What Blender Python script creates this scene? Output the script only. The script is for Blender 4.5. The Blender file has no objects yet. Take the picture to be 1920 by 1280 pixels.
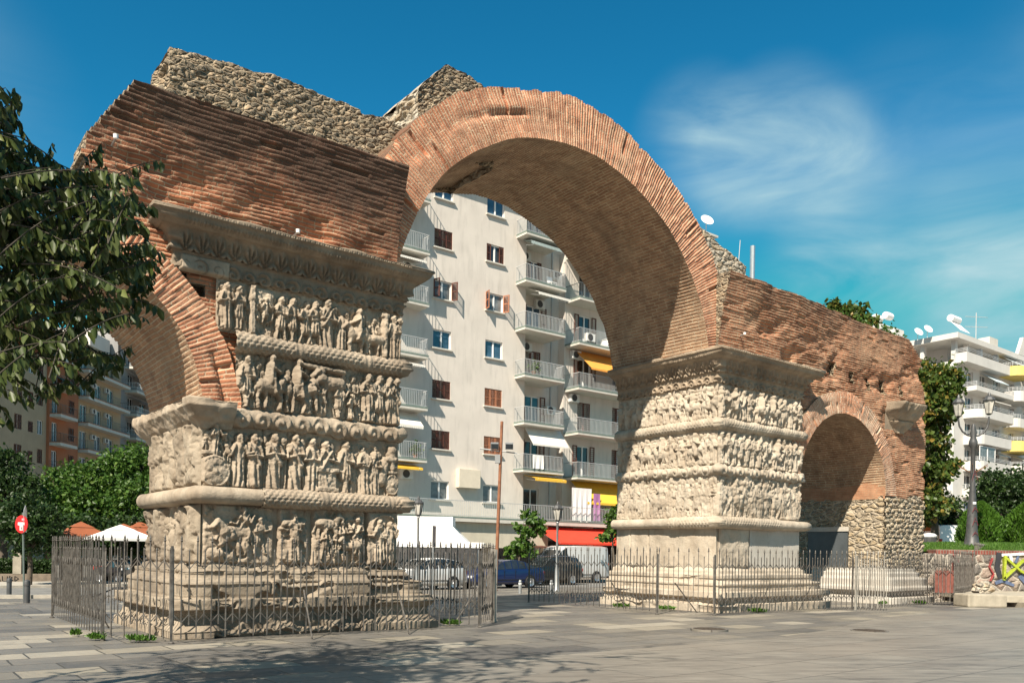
import bpy, bmesh, math, random
import numpy as np
from mathutils import Matrix, Vector
random.seed(7); np.random.seed(7)
SC = bpy.context.scene
COL = SC.collection
# ------------------------------------------------------------------ frames
F, SHV, RHO, EYE = 1578., 396., math.radians(0.85), 1.45
CR, SR = math.cos(RHO), math.sin(RHO)
A = math.radians(52.3)
U = (math.sin(A), math.cos(A)); V = (-math.cos(A), math.sin(A))
ROT = math.pi/2 - A
P0 = (-.3707*14.06, 14.06)
def W(t, v, z=0.): return Vector((P0[0]+t*U[0]+v*V[0], P0[1]+t*U[1]+v*V[1], z))
def ray(x, y):
    lx = (x-960)/F; ly = (640-y+SHV)/F
    return (lx*CR-ly*SR, 1., lx*SR+ly*CR)
def TV(X, Y): return ((X-P0[0])*U[0]+(Y-P0[1])*U[1], (X-P0[0])*V[0]+(Y-P0[1])*V[1])
def gz(t, v):
    return -0.3*min(1, max(0, (v-9)/9.))
def ground(x, y, z=0.):
    r = ray(x, y); k = (z-EYE)/r[2]; return Vector((r[0]*k, k, z))
def at(x, y, d):
    r = ray(x, y); return Vector((r[0]*d, d, EYE+r[2]*d))
def groundt(x, y):
    z = 0.
    for _ in range(6):
        p = ground(x, y, z); z = gz(*TV(p.x, p.y))
    return ground(x, y, z)
def project(p):
    a = p[0]/p[1]; b = (p[2]-EYE)/p[1]
    return 960+F*(a*CR+b*SR), 640+SHV-F*(-a*SR+b*CR)
# ------------------------------------------------------------------ noise
def _hash(i, j, s):
    n = (i.astype(np.int64)*374761393 + j.astype(np.int64)*668265263 + s*1442695041) & 0x7fffffff
    n = ((n ^ (n >> 13))*1274126177) & 0x7fffffff
    return ((n ^ (n >> 16)) & 0xffff)/65535.
def vn(x, y, s=0):
    i = np.floor(x); j = np.floor(y); fx = x-i; fy = y-j
    fx = fx*fx*(3-2*fx); fy = fy*fy*(3-2*fy)
    a = _hash(i, j, s); b = _hash(i+1, j, s); c = _hash(i, j+1, s); d = _hash(i+1, j+1, s)
    return (a*(1-fx)+b*fx)*(1-fy)+(c*(1-fx)+d*fx)*fy*1.0
def fbm(x, y, s=0, o=4):
    r = 0; a = .5; 
    for k in range(o):
        r = r+a*(vn(x*2**k+k*17.3, y*2**k+k*9.1, s+k)-.5); a *= .5
    return r*2
# ------------------------------------------------------------------ objects
def setp(o, label=None, cat=None, group=None, kind=None):
    if label: o['label'] = label
    if cat: o['category'] = cat
    if group: o['group'] = group
    if kind: o['kind'] = kind
    return o
ORG = {}
def thing(name, label, cat, loc=(0, 0, 0), rotz=0., group=None, org=(0, 0, 0)):
    o = bpy.data.objects.new(name, None); COL.objects.link(o); o.empty_display_size = .3
    o.location = loc; o.rotation_euler = (0, 0, rotz); ORG[o.name] = org
    return setp(o, label, cat, group)
def athing(name, label, cat, org, group=None):
    """thing whose parts are given in arch coordinates (t, v, z); org = its base there"""
    return thing(name, label, cat, W(*org), ROT, group, org)
def link(name, me, parent=None):
    o = bpy.data.objects.new(name, me); COL.objects.link(o)
    if parent is not None:
        o.parent = parent
        if parent.parent is None and parent.name in ORG:
            g = ORG[parent.name]; o.location = (-g[0], -g[1], -g[2])
    return o
def smooth_by(me, ang=None):
    me.polygons.foreach_set('use_smooth', [True]*len(me.polygons))
    if ang is not None:
        try: me.set_sharp_from_angle(angle=math.radians(ang))
        except Exception: pass
def boxuv(me):
    n = len(me.loops)
    if not n: return
    co = np.empty(len(me.vertices)*3); me.vertices.foreach_get('co', co); co = co.reshape(-1, 3)
    vi = np.empty(n, dtype=np.int64); me.loops.foreach_get('vertex_index', vi)
    pn = np.empty(len(me.polygons)*3); me.polygons.foreach_get('normal', pn); pn = np.abs(pn.reshape(-1, 3))
    lt = np.empty(len(me.polygons), dtype=np.int64); me.polygons.foreach_get('loop_total', lt)
    ax = np.repeat(np.argmax(pn, axis=1), lt); c = co[vi]
    uv = np.where((ax == 0)[:, None], c[:, [1, 2]], np.where((ax == 1)[:, None], c[:, [0, 2]], c[:, [0, 1]]))
    l = me.uv_layers.new(name='UVMap'); l.data.foreach_set('uv', uv.astype(np.float32).ravel())
def mats_to(me, mats):
    for m in (mats if isinstance(mats, (list, tuple)) else [mats]): me.materials.append(m)
class MB:
    def __init__(s): s.v = []; s.f = []; s.m = []
    def add(s, vs, fs, mi=0):
        b = len(s.v); s.v += [tuple(x) for x in vs]; s.f += [tuple(i+b for i in f) for f in fs]; s.m += [mi]*len(fs); return s
    def quad(s, a, b, c, d, mi=0): return s.add([a, b, c, d], [(0, 1, 2, 3)], mi)
    def box(s, x0, x1, y0, y1, z0, z1, mi=0):
        v = [(x, y, z) for z in (z0, z1) for y in (y0, y1) for x in (x0, x1)]
        return s.add(v, [(0, 2, 3, 1), (4, 5, 7, 6), (0, 1, 5, 4), (2, 6, 7, 3), (0, 4, 6, 2), (1, 3, 7, 5)], mi)
    def obox(s, c, sz, rot=None, mi=0):
        M = rot if rot is not None else Matrix.Identity(3); h = [q/2 for q in sz]; c = Vector(c)
        v = [c+M@Vector((x*h[0], y*h[1], z*h[2])) for z in (-1, 1) for y in (-1, 1) for x in (-1, 1)]
        return s.add(v, [(0, 2, 3, 1), (4, 5, 7, 6), (0, 1, 5, 4), (2, 6, 7, 3), (0, 4, 6, 2), (1, 3, 7, 5)], mi)
    def tube(s, path, r, n=8, mi=0, cap=True):
        P = [Vector(p) for p in path]; R = r if isinstance(r, (list, tuple)) else [r]*len(P)
        rings = []; up = None
        for i, p in enumerate(P):
            d = (P[min(i+1, len(P)-1)]-P[max(i-1, 0)]).normalized()
            if up is None or abs(up.dot(d)) > .98: up = Vector((0, 0, 1)) if abs(d.z) < .9 else Vector((1, 0, 0))
            x = d.cross(up).normalized(); y = x.cross(d).normalized(); up = y
            rings.append([p+(x*math.cos(a)+y*math.sin(a))*R[i] for a in [2*math.pi*k/n for k in range(n)]])
        vs = [q for g in rings for q in g]; fs = []
        for i in range(len(P)-1):
            for k in range(n):
                k2 = (k+1) % n; fs.append((i*n+k, i*n+k2, (i+1)*n+k2, (i+1)*n+k))
        if cap: fs += [tuple(range(n-1, -1, -1)), tuple((len(P)-1)*n+k for k in range(n))]
        return s.add(vs, fs, mi)
    def lathe(s, prof, c=(0, 0, 0), n=16, mi=0, squash=(1, 1)):
        vs = []; fs = []
        for (r, z) in prof:
            for k in range(n):
                a = 2*math.pi*k/n; vs.append((c[0]+r*math.cos(a)*squash[0], c[1]+r*math.sin(a)*squash[1], c[2]+z))
        for i in range(len(prof)-1):
            for k in range(n):
                k2 = (k+1) % n; fs.append((i*n+k, i*n+k2, (i+1)*n+k2, (i+1)*n+k))
        fs += [tuple(range(n-1, -1, -1)), tuple((len(prof)-1)*n+k for k in range(n))]
        return s.add(vs, fs, mi)
    def prism(s, poly, a, b, f=lambda p, h: (p[0], h, p[1]), mi=0, mside=None):
        n = len(poly); vs = [f(p, a) for p in poly]+[f(p, b) for p in poly]
        s.add(vs, [tuple(range(n)), tuple(range(2*n-1, n-1, -1))], mi)
        return s.add(vs, [(i, i+n, (i+1) % n+n, (i+1) % n) for i in range(n)], mi if mside is None else mside)
    def build(s, name, mats, parent=None, smooth=None, loc=None, fixn=True, bevel=None):
        me = bpy.data.meshes.new(name); me.from_pydata(s.v, [], s.f); mats_to(me, mats)
        me.polygons.foreach_set('material_index', s.m)
        if fixn or bevel:
            bm = bmesh.new(); bm.from_mesh(me)
            if fixn: bmesh.ops.recalc_face_normals(bm, faces=bm.faces)
            if bevel:
                bmesh.ops.remove_doubles(bm, verts=bm.verts, dist=1e-4)
                bmesh.ops.bevel(bm, geom=[e for e in bm.edges if len(e.link_faces) == 2 and e.calc_face_angle(0) > .5], offset=bevel, segments=2, affect='EDGES', profile=.6)
            bm.to_mesh(me); bm.free()
        boxuv(me)
        if smooth is not None: smooth_by(me, smooth)
        o = link(name, me, parent)
        if loc is not None: o.location = loc
        return o
def grids(name, parts, mats, parent=None, smooth=True, attr=False):
    """parts: list of (X[n,m,3], uv[n,m,2], matindex, mask or None)"""
    vs = []; fs = []; uvs = []; ms = []; b = 0
    for X, uv, mi, mask in parts:
        n, m = X.shape[:2]; idx = (np.arange(n*m).reshape(n, m))+b
        q = np.stack([idx[:-1, :-1], idx[1:, :-1], idx[1:, 1:], idx[:-1, 1:]], -1)
        q = q[mask] if mask is not None else q.reshape(-1, 4)
        vs.append(X.reshape(-1, 3)); fs.append(q); uvs.append(uv.reshape(-1, 2)); ms.append(np.full(len(q), mi)); b += n*m
    vs = np.concatenate(vs); fs = np.concatenate(fs); uvs = np.concatenate(uvs); ms = np.concatenate(ms)
    used = np.zeros(len(vs), bool); used[fs.ravel()] = True; rm = np.cumsum(used)-1
    vs = vs[used]; uvs = uvs[used]; fs = rm[fs]
    me = bpy.data.meshes.new(name); me.vertices.add(len(vs)); me.vertices.foreach_set('co', vs.astype(np.float32).ravel())
    me.loops.add(fs.size); me.loops.foreach_set('vertex_index', fs.astype(np.int32).ravel())
    me.polygons.add(len(fs)); me.polygons.foreach_set('loop_start', np.arange(0, fs.size, 4, dtype=np.int32))
    me.polygons.foreach_set('loop_total', np.full(len(fs), 4, dtype=np.int32))
    me.update(calc_edges=True)
    mats_to(me, mats); me.polygons.foreach_set('material_index', ms.astype(np.int32))
    l = me.uv_layers.new(name='UVMap'); l.data.foreach_set('uv', uvs[fs.ravel()].astype(np.float32).ravel())
    if smooth: smooth_by(me)
    me.validate()
    return link(name, me, parent)
def copy_tree(o, parent=None):
    c = o.copy(); COL.objects.link(c)
    if parent is not None: c.parent = parent
    for ch in o.children: copy_tree(ch, c)
    return c
# ------------------------------------------------------------------ materials
class NT:
    def __init__(s, name):
        s.mat = bpy.data.materials.new(name); s.mat.use_nodes = True; s.t = s.mat.node_tree; s.n = s.t.nodes
        s.b = s.n['Principled BSDF']; s.out = s.n['Material Output']
    def node(s, ty, **kw):
        n = s.n.new(ty)
        for k, v in kw.items():
            if k.startswith('i_'):
                key = k[2:].replace('_', ' '); sock = n.inputs[int(key) if key.isdigit() else key]
                if isinstance(v, bpy.types.NodeSocket): s.t.links.new(v, sock)
                else: sock.default_value = v
            else: setattr(n, k, v)
        return n
    def lk(s, a, b): s.t.links.new(a, b)
    def mix(s, fac, a, b, bt='MIX'):
        n = s.n.new('ShaderNodeMix'); n.data_type = 'RGBA'; n.blend_type = bt
        for v, k in ((fac, 0), (a, 6), (b, 7)):
            if isinstance(v, bpy.types.NodeSocket): s.lk(v, n.inputs[k])
            else: n.inputs[k].default_value = (v if k == 0 else (tuple(v)+(1,))[:4])
        return n.outputs[2]
    def math(s, op, a, b=0.):
        n = s.n.new('ShaderNodeMath'); n.operation = op
        for i, v in enumerate((a, b)):
            if isinstance(v, bpy.types.NodeSocket): s.lk(v, n.inputs[i])
            else: n.inputs[i].default_value = v
        return n.outputs[0]
    def ramp(s, fac, a, b, ca=(0, 0, 0), cb=(1, 1, 1)):
        n = s.n.new('ShaderNodeValToRGB'); s.lk(fac, n.inputs[0])
        e = n.color_ramp.elements; e[0].position = a; e[1].position = b; e[0].color = tuple(ca)+(1,); e[1].color = tuple(cb)+(1,)
        return n.outputs[0]
    def noise(s, vec, scale, detail=4, rough=.55, out=0, dist=0.):
        n = s.node('ShaderNodeTexNoise', i_Scale=scale, i_Detail=detail, i_Roughness=rough, i_Distortion=dist)
        if vec is not None: s.lk(vec, n.inputs['Vector'])
        return n.outputs[out]
    def coords(s, kind='Object'): return s.n.new('ShaderNodeTexCoord').outputs[kind]
    def scale(s, vec, sc=(1, 1, 1), loc=(0, 0, 0), rot=(0, 0, 0)):
        n = s.n.new('ShaderNodeMapping'); s.lk(vec, n.inputs[0]); n.inputs['Scale'].default_value = sc
        n.inputs['Location'].default_value = loc; n.inputs['Rotation'].default_value = rot; return n.outputs[0]
    def bump(s, h, st=.5, dist=.02, normal=None):
        n = s.n.new('ShaderNodeBump'); n.inputs['Strength'].default_value = st; n.inputs['Distance'].default_value = dist; s.lk(h, n.inputs['Height'])
        if normal is not None: s.lk(normal, n.inputs['Normal'])
        return n.outputs[0]
    def fin(s, col=None, rough=None, nrm=None):
        for v, k in ((col, 'Base Color'), (rough, 'Roughness'), (nrm, 'Normal')):
            if v is None: continue
            if isinstance(v, bpy.types.NodeSocket): s.lk(v, s.b.inputs[k])
            else: s.b.inputs[k].default_value = v if k == 'Roughness' else tuple(v)+(1,)
        return s.mat
def cl(c, f): return tuple(max(0., min(1., x*f)) for x in c)
def M(name, c, rough=.75, var=.15, sc=4., metal=0., bump=0., bsc=40., c2=None, dirt=0., spec=.4, stretch=1.):
    s = NT(name); co = s.coords()
    if stretch != 1.: co = s.scale(co, (1, 1, 1/stretch))
    n = s.noise(co, sc, 5)
    col = s.mix(s.ramp(n, .3, .7), cl(c, 1-var), c2 or cl(c, 1+var))
    if dirt > 0:
        d = s.noise(s.scale(co, (2.2, 2.2, .35)), 1.5, 5, .65)
        col = s.mix(s.math('MULTIPLY', s.ramp(d, .5, .75), dirt), col, cl(c, .45))
    s.b.inputs['Metallic'].default_value = metal; s.b.inputs['Specular IOR Level'].default_value = spec
    nr = s.bump(s.noise(co, bsc, 4, .6), bump, .02) if bump > 0 else None
    return s.fin(col, rough, nr)
def brick(name, c1, c2, mortar, bw=.30, rh=.074, ms=.013, soot=.5, wash=.35, seed=0., bumps=1., band=None):
    s = NT(name); uv = s.coords('UV')
    d = s.noise(uv, 1.7, 3, .5, 1); d2 = s.noise(uv, 9, 3, .5, 1)
    off = s.n.new('ShaderNodeVectorMath'); off.operation = 'MULTIPLY_ADD'
    s.lk(d, off.inputs[0]); off.inputs[1].default_value = (.05, .006, 0); s.lk(uv, off.inputs[2])
    off2 = s.n.new('ShaderNodeVectorMath'); off2.operation = 'MULTIPLY_ADD'
    s.lk(d2, off2.inputs[0]); off2.inputs[1].default_value = (.02, .012, 0); s.lk(off.outputs[0], off2.inputs[2])
    def br(ca, cb, cm, bias=0.):
        b = s.node('ShaderNodeTexBrick', offset=.5, offset_frequency=2, squash=.7, squash_frequency=3, i_Color1=tuple(ca)+(1,), i_Color2=tuple(cb)+(1,), i_Mortar=tuple(cm)+(1,),
                   i_Scale=1., i_Mortar_Size=ms, i_Mortar_Smooth=.35, i_Bias=bias, i_Brick_Width=bw, i_Row_Height=rh)
        s.lk(off2.outputs[0], b.inputs['Vector']); return b
    B = br(c1, c2, mortar); Hn = br((.2, .2, .2), (1, 1, 1), (0, 0, 0))
    col = B.outputs[0]
    n1 = s.noise(uv, 3.5, 5, .6); n2 = s.noise(uv, .8, 5, .6); n3 = s.noise(s.scale(uv, (1, .3, 1)), 1.1, 5, .6)
    col = s.mix(s.math('MULTIPLY', s.ramp(n1, .42, .66), .55), col, cl(c2, .62))
    col = s.mix(s.math('MULTIPLY', s.ramp(n2, .5, .72), wash), col, mortar)
    col = s.mix(s.math('MULTIPLY', s.ramp(n3, .48, .70), soot), col, (.045, .034, .028))
    if band:  # upper courses darkened: part staining, part overhang shade put into the colour
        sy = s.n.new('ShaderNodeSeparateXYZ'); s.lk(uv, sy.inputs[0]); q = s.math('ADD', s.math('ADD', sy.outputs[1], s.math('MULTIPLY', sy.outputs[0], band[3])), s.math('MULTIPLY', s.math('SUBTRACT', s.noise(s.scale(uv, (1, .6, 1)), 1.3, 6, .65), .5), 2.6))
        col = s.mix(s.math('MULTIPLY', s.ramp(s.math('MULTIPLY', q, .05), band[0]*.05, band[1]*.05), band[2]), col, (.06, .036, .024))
    h = s.math('ADD', s.math('MULTIPLY', Hn.outputs[0], 1.0), s.math('MULTIPLY', s.noise(uv, 26, 5, .65), .9))
    h = s.math('ADD', h, s.math('MULTIPLY', n1, 1.2))
    return s.fin(col, .93, s.bump(h, .9*bumps, .03))
def stone(name, c1, c2, dark, sc=1.6, stain=.5, bump=.5, streak=.5):
    s = NT(name); co = s.coords()
    n = s.noise(co, sc, 6, .6); n2 = s.noise(s.scale(co, (3, 3, .6)), 1.3, 6, .65); n3 = s.noise(co, 9, 5, .65); n4 = s.noise(co, .55, 4, .55)
    col = s.mix(s.ramp(n, .35, .65), c1, c2)
    col = s.mix(s.math('MULTIPLY', s.ramp(n2, .48, .72), streak), col, cl(c2, .55))
    col = s.mix(s.math('MULTIPLY', s.ramp(n4, .5, .68), stain), col, dark)
    col = s.mix(s.math('MULTIPLY', s.ramp(n3, .55, .7), .35), col, cl(c1, .5))
    h = s.math('ADD', s.noise(co, 22, 6, .7), s.math('MULTIPLY', s.noise(co, 6, 5, .6), 1.5))
    return s.fin(col, .88, s.bump(h, bump, .03))
def rubble(name, c1, c2, c3, mortar, sc=4.2, flat=1.9, msz=.07):
    s = NT(name); co = s.coords(); d = s.noise(co, 3, 3, .5, 1)
    off = s.n.new('ShaderNodeVectorMath'); off.operation = 'MULTIPLY_ADD'; s.lk(d, off.inputs[0]); off.inputs[1].default_value = (.16, .16, .16); s.lk(co, off.inputs[2])
    q = s.scale(off.outputs[0], (1, 1, flat))
    a = s.node('ShaderNodeTexVoronoi', feature='F1', i_Scale=sc); s.lk(q, a.inputs['Vector'])
    e = s.node('ShaderNodeTexVoronoi', feature='DISTANCE_TO_EDGE', i_Scale=sc); s.lk(q, e.inputs['Vector'])
    sp = s.n.new('ShaderNodeSeparateColor'); s.lk(a.outputs['Color'], sp.inputs[0])
    col = s.mix(s.ramp(sp.outputs[0], .3, .6), c1, c2); col = s.mix(s.ramp(sp.outputs[1], .6, .75), col, c3)
    col = s.mix(s.math('MULTIPLY', s.ramp(s.noise(co, 7, 5, .6), .4, .7), .45), col, cl(c2, .5))
    mk = s.ramp(e.outputs['Distance'], msz*.5, msz*1.5, (1, 1, 1), (0, 0, 0))
    col = s.mix(mk, col, mortar)
    h = s.math('ADD', s.math('MULTIPLY', s.ramp(e.outputs['Distance'], 0., .25), 2.), s.math('MULTIPLY', s.noise(co, 18, 5, .65), 1.2))
    return s.fin(col, .93, s.bump(h, 1., .045))
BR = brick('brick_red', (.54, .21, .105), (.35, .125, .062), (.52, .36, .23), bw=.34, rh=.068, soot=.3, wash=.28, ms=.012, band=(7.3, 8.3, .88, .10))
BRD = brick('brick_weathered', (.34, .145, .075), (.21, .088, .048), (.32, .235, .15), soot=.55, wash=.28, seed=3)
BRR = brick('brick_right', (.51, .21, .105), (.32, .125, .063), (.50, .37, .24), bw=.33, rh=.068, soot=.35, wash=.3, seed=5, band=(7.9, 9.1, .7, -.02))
BRV = brick('brick_voussoir', (.59, .24, .125), (.41, .155, .082), (.58, .42, .28), bw=.52, rh=.072, soot=.2, wash=.35, seed=7)
BRV2 = brick('brick_voussoir_pale', (.52, .27, .16), (.40, .19, .11), (.56, .46, .34), bw=.42, rh=.07, soot=.12, wash=.3, seed=9)
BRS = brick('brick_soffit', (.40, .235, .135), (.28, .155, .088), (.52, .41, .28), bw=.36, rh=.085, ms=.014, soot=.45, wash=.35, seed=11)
BRJ = brick('brick_jamb', (.44, .22, .12), (.34, .155, .08), (.36, .26, .165), bw=.3, rh=.06, ms=.008, soot=.2, wash=.25, seed=13, bumps=.6)
ST = stone('weathered_marble', (0.423, 0.351, 0.2655), (0.288, 0.225, 0.162), (0.126, 0.099, 0.072), streak=.6, stain=.55)
STB = stone('worn_base_marble', (0.324, 0.27, 0.2025), (0.225, 0.18, 0.1305), (0.117, 0.0945, 0.072), streak=.6, stain=.55)
STL = stone('pale_marble', (0.477, 0.414, 0.3285), (0.351, 0.288, 0.216), (0.189, 0.153, 0.1125), stain=.42, streak=.5)
STG = stone('grimy_marble', (.31, .245, .175), (.18, .14, .10), (.075, .058, .044), stain=.5)
STC = stone('brown_cornice_marble', (.38, .30, .215), (.24, .185, .13), (.10, .08, .06), stain=.5)
STN = stone('new_marble', (0.486, 0.459, 0.4095), (0.423, 0.3825, 0.324), (0.36, 0.324, 0.27), stain=.2, bump=.2, streak=.25)
RB = rubble('attic_rubble', (.27, .22, .15), (.17, .14, .10), (.33, .24, .15), (.47, .37, .25), sc=6.5, msz=.09)
RBL = rubble('base_rubble', (.42, .345, .235), (.30, .25, .185), (.38, .295, .185), (.50, .42, .31), sc=3.6, flat=2.0)
RBP = rubble('pale_rubble', (.50, .45, .37), (.38, .33, .26), (.42, .33, .22), (.5, .43, .33), sc=3.5)
IRON = M('fence_iron', (.085, .075, .066), .55, .3, 9., .4, .2, 60, c2=(.19, .175, .155))
IRONW = M('fence_weathered_grey', (.30, .285, .25), .6, .25, 9., .3, .2, 60)
BLK = M('black_rubber', (.012, .012, .013), .7)
# ================================================================== THE ARCH
# ---- relief carving (height fields in metres, x to the right, y up)
class Relief:
    def __init__(s, w, h, dx=.015, seed=0):
        nx = max(2, int(w/dx)+1); ny = max(2, int(h/dx)+1)
        s.x = np.linspace(0, w, nx); s.y = np.linspace(0, h, ny); s.w, s.h = w, h
        s.X, s.Y = np.meshgrid(s.x, s.y, indexing='ij'); s.H = np.zeros_like(s.X); s.r = random.Random(seed); s.seed = seed
    def cap(s, a, b, ra, rb, k=.06, h0=.02, flat=.5):
        ax, ay = a; bx, by = b; dx, dy = bx-ax, by-ay; L = dx*dx+dy*dy+1e-9
        t = np.clip(((s.X-ax)*dx+(s.Y-ay)*dy)/L, 0, 1)
        d = np.hypot(s.X-ax-t*dx, s.Y-ay-t*dy); r = ra+(rb-ra)*t
        q = np.clip(1-(d/r)**2, 0, 1)
        s.H = np.where(d < r, np.maximum(s.H, h0+k*q**flat), s.H)
    def folds(s, a, b, ra, rb, k=.055, h0=.02, freq=9., amp=.013, ph=0., slant=0.):
        ax, ay = a; bx, by = b; dx, dy = bx-ax, by-ay; L = math.hypot(dx, dy)+1e-9
        t = ((s.X-ax)*dx+(s.Y-ay)*dy)/L**2; tc = np.clip(t, 0, 1)
        sd = ((s.X-ax)*dy-(s.Y-ay)*dx)/L; r = ra+(rb-ra)*tc
        d = np.hypot(s.X-ax-tc*dx, s.Y-ay-tc*dy)
        q = np.clip(1-(d/r)**2, 0, 1)
        g = np.sin(sd/r*freq+ph+slant*t*6+2*vn(s.X*9, s.Y*5, s.seed)); f = 1.7*amp*(np.abs(g)**.6*np.sign(g)*.6-.25)*np.clip(q*2, 0, 1)
        s.H = np.where(d < r, np.maximum(s.H, h0+k*q**.45+f), s.H)
    def head(s, c, r, k=.09, h0=.03, beard=False):
        x, y = c; f = s.r.choice([-1, 1])*.25*r
        s.cap((x, y-.15*r), (x, y+.35*r), r*.82, r*.88, k, h0)
        s.cap((x+f, y-.1*r), (x+f, y+.2*r), .2*r, .16*r, .03, h0+k*.9)
        s.cap((x+f*1.5, y-.75*r), (x+f, y-.5*r), .4*r, .45*r, .04, h0+k*.55)
        s.cap((x-f*1.5, y+.3*r), (x+.2*f, y+.85*r), .5*r, .5*r, .03, h0+k*.7)
    def man(s, x, h, y0=.04, style=None, k=1., lean=0., face=None):
        r = s.r; u = h/7.2; style = style or r.choice(['toga', 'robe', 'soldier', 'soldier']); fc = face or r.choice([-1, 1])
        sx = x+lean*h; hy = y0+h-.55*u
        sh = y0+h-1.55*u; hip = y0+h*.50; wd = .95*u
        s.folds((sx, sh-.05*u), (x+lean*.4*h, hip), wd*.95, wd*.75, .065*k, .03, 6, .008, r.random()*6)
        if style == 'soldier':
            st = r.uniform(.25, .8)*u*fc
            for sg in (-1, 1):
                kx = x+sg*.42*u+st*.4*(sg); fx = x+sg*.55*u+st*sg
                s.cap((x+sg*.35*u, hip-.2*u), (kx, y0+h*.27), .40*u, .30*u, .06*k, .02)
                s.cap((kx, y0+h*.27), (fx, y0+.12*u), .31*u, .18*u, .055*k, .02)
                s.cap((fx, y0+.1*u), (fx+fc*.45*u, y0+.05*u), .17*u, .12*u, .05*k, .02)
            s.folds((x+lean*.3*h, hip+.25*u), (x, y0+h*.36), .78*u, .98*u, .07*k, .03, 13, .014)
            if r.random() < .5: s.folds((sx-fc*.75*u, sh), (x-fc*.95*u, y0+h*.25), .3*u, .5*u, .03*k, .01, 5, .01)
        else:
            s.folds((x, hip+.5*u), (x-.1*u*fc, y0+.35*u), .85*u, 1.0*u, .065*k, .025, 9 if style == 'robe' else 7, .017, r.random()*6, 0 if style == 'robe' else .6)
            for sg in (-1, 1): s.cap((x+sg*.4*u, y0+.15*u), (x+sg*.5*u+.3*fc*u, y0+.06*u), .2*u, .14*u, .05*k, .02)
            if style == 'toga': s.folds((sx-fc*.7*u, sh+.2*u), (x+fc*.7*u, hip-.2*u), .42*u, .5*u, .085*k, .03, 5, .015)
        for sg in (-1, 1):
            ex = sx+sg*(1.0+r.random()*.35)*u; ey = sh-(.9+.5*r.random())*u
            m = r.random()
            hx, hyy = (ex+fc*1.1*u, ey+.25*u) if m < .45 else ((sx+sg*.25*u, ey+.05*u) if m < .8 else (ex+sg*.6*u, ey+1.25*u))
            s.cap((sx+sg*.72*u, sh+.1*u), (ex, ey), .30*u, .24*u, .075*k, .035)
            s.cap((ex, ey), (hx, hyy), .24*u, .16*u, .08*k, .04); s.cap((hx, hyy), (hx+.1*u, hyy), .19*u, .15*u, .085*k, .04)
        s.cap((sx, sh+.3*u), (sx, hy-.3*u), .3*u, .3*u, .06*k, .02)
        if r.random() < .88: s.head((sx, hy), .56*u, .085*k, .035)
        if style == 'soldier' and r.random() < .35: s.shield(x+fc*1.1*u, hip+.3*u, .8*u)
    def shield(s, x, y, r0, yy=1.25, k=.07, h0=.04):
        d = np.hypot(s.X-x, (s.Y-y)/yy)/r0
        hh = h0+k*np.clip(1-d*d, 0, 1)**.4*.6+.02*(d > .86)+.025*np.clip(1-(d/.2)**2, 0, 1)
        s.H = np.where(d < 1, np.maximum(s.H, hh), s.H)
    def horse(s, x, w, y0=.05, fc=1, k=1., rider=True, elephant=False):
        u = w; r = s.r; by = y0+.72*u
        s.cap((x-.32*u*fc, by+.03*u), (x+.30*u*fc, by), .25*u, .25*u, .1*k, .03, .45)
        s.cap((x+.30*u*fc, by+.02*u), (x+.55*u*fc, by+.40*u), .22*u, .13*u, .1*k, .035)
        s.cap((x+.55*u*fc, by+.40*u), (x+.74*u*fc, by+.22*u), .12*u, .075*u, .1*k, .04)
        if elephant:
            s.cap((x+.42*u*fc, by+.12*u), (x+.5*u*fc, by+.1*u), .24*u, .2*u, .12*k, .04)
            s.cap((x+.62*u*fc, by+.05*u), (x+.7*u*fc, y0+.15*u), .1*u, .05*u, .09*k, .03)
        for lx, bend in ((-.36, -.06), (-.22, .05), (.22, .12), (.36, .02)):
            kx = x+(lx+bend*r.uniform(.4, 2.2))*u*fc
            s.cap((x+lx*u*fc, by-.12*u), (kx, y0+.32*u), .11*u, .07*u, .08*k, .025)
            s.cap((kx, y0+.32*u), (kx-bend*.8*u*fc, y0), .065*u, .05*u, .075*k, .02)
        s.cap((x-.5*u*fc, by+.15*u), (x-.62*u*fc, y0+.35*u), .07*u, .04*u, .05*k, .02)
        if rider:
            s.folds((x, by+.75*u), (x-.02*u, by+.2*u), .15*u, .19*u, .12*k, .04, 6, .012); s.head((x+.02*u, by+.97*u), .11*u, .09*k, .06)
            s.cap((x+.05*u, by+.25*u), (x+.12*u*fc, by-.2*u), .1*u, .06*u, .12*k, .05)
            s.cap((x, by+.68*u), (x+.3*u*fc, by+.5*u), .07*u, .05*u, .12*k, .05)
    def box(s, x0, x1, y0, y1, k):
        s.H = np.where((s.X > x0) & (s.X < x1) & (s.Y > y0) & (s.Y < y1), np.maximum(s.H, k), s.H)
    def groove(s, x, w=.012, d=.05): s.H = s.H-d*np.exp(-((s.X-x)/w)**2)
    def undercut(s, a=.04, t=.045):
        m = (s.H > t).astype(float); P = np.pad(m, 2, mode='edge'); nb = sum(P[2+i:P.shape[0]-2+i, 2+j:P.shape[1]-2+j] for i in (-2, -1, 0, 1, 2) for j in (-2, -1, 0, 1, 2))/25
        s.H = s.H-a*np.where(m < .5, np.clip(nb*2.2, 0, 1), 0); return s
    def chips(s, a=.05, f=4.5):
        n1 = fbm(s.X*f+s.seed*2.7, s.Y*f, s.seed+21, 4); s.H = s.H-a*np.clip((n1-.16)*9, 0, 1); n2 = fbm(s.X*f*3+s.seed, s.Y*f*3, s.seed+31, 3); s.H = s.H-a*.35*np.clip((n2-.15)*9, 0, 1); return s
    def edge(s, m=.05):
        e = np.minimum(np.minimum(s.X, s.w-s.X)/m, np.minimum(s.Y, s.h-s.Y)/m); s.H = s.H*np.clip(e, 0, 1)**.7; return s
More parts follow.
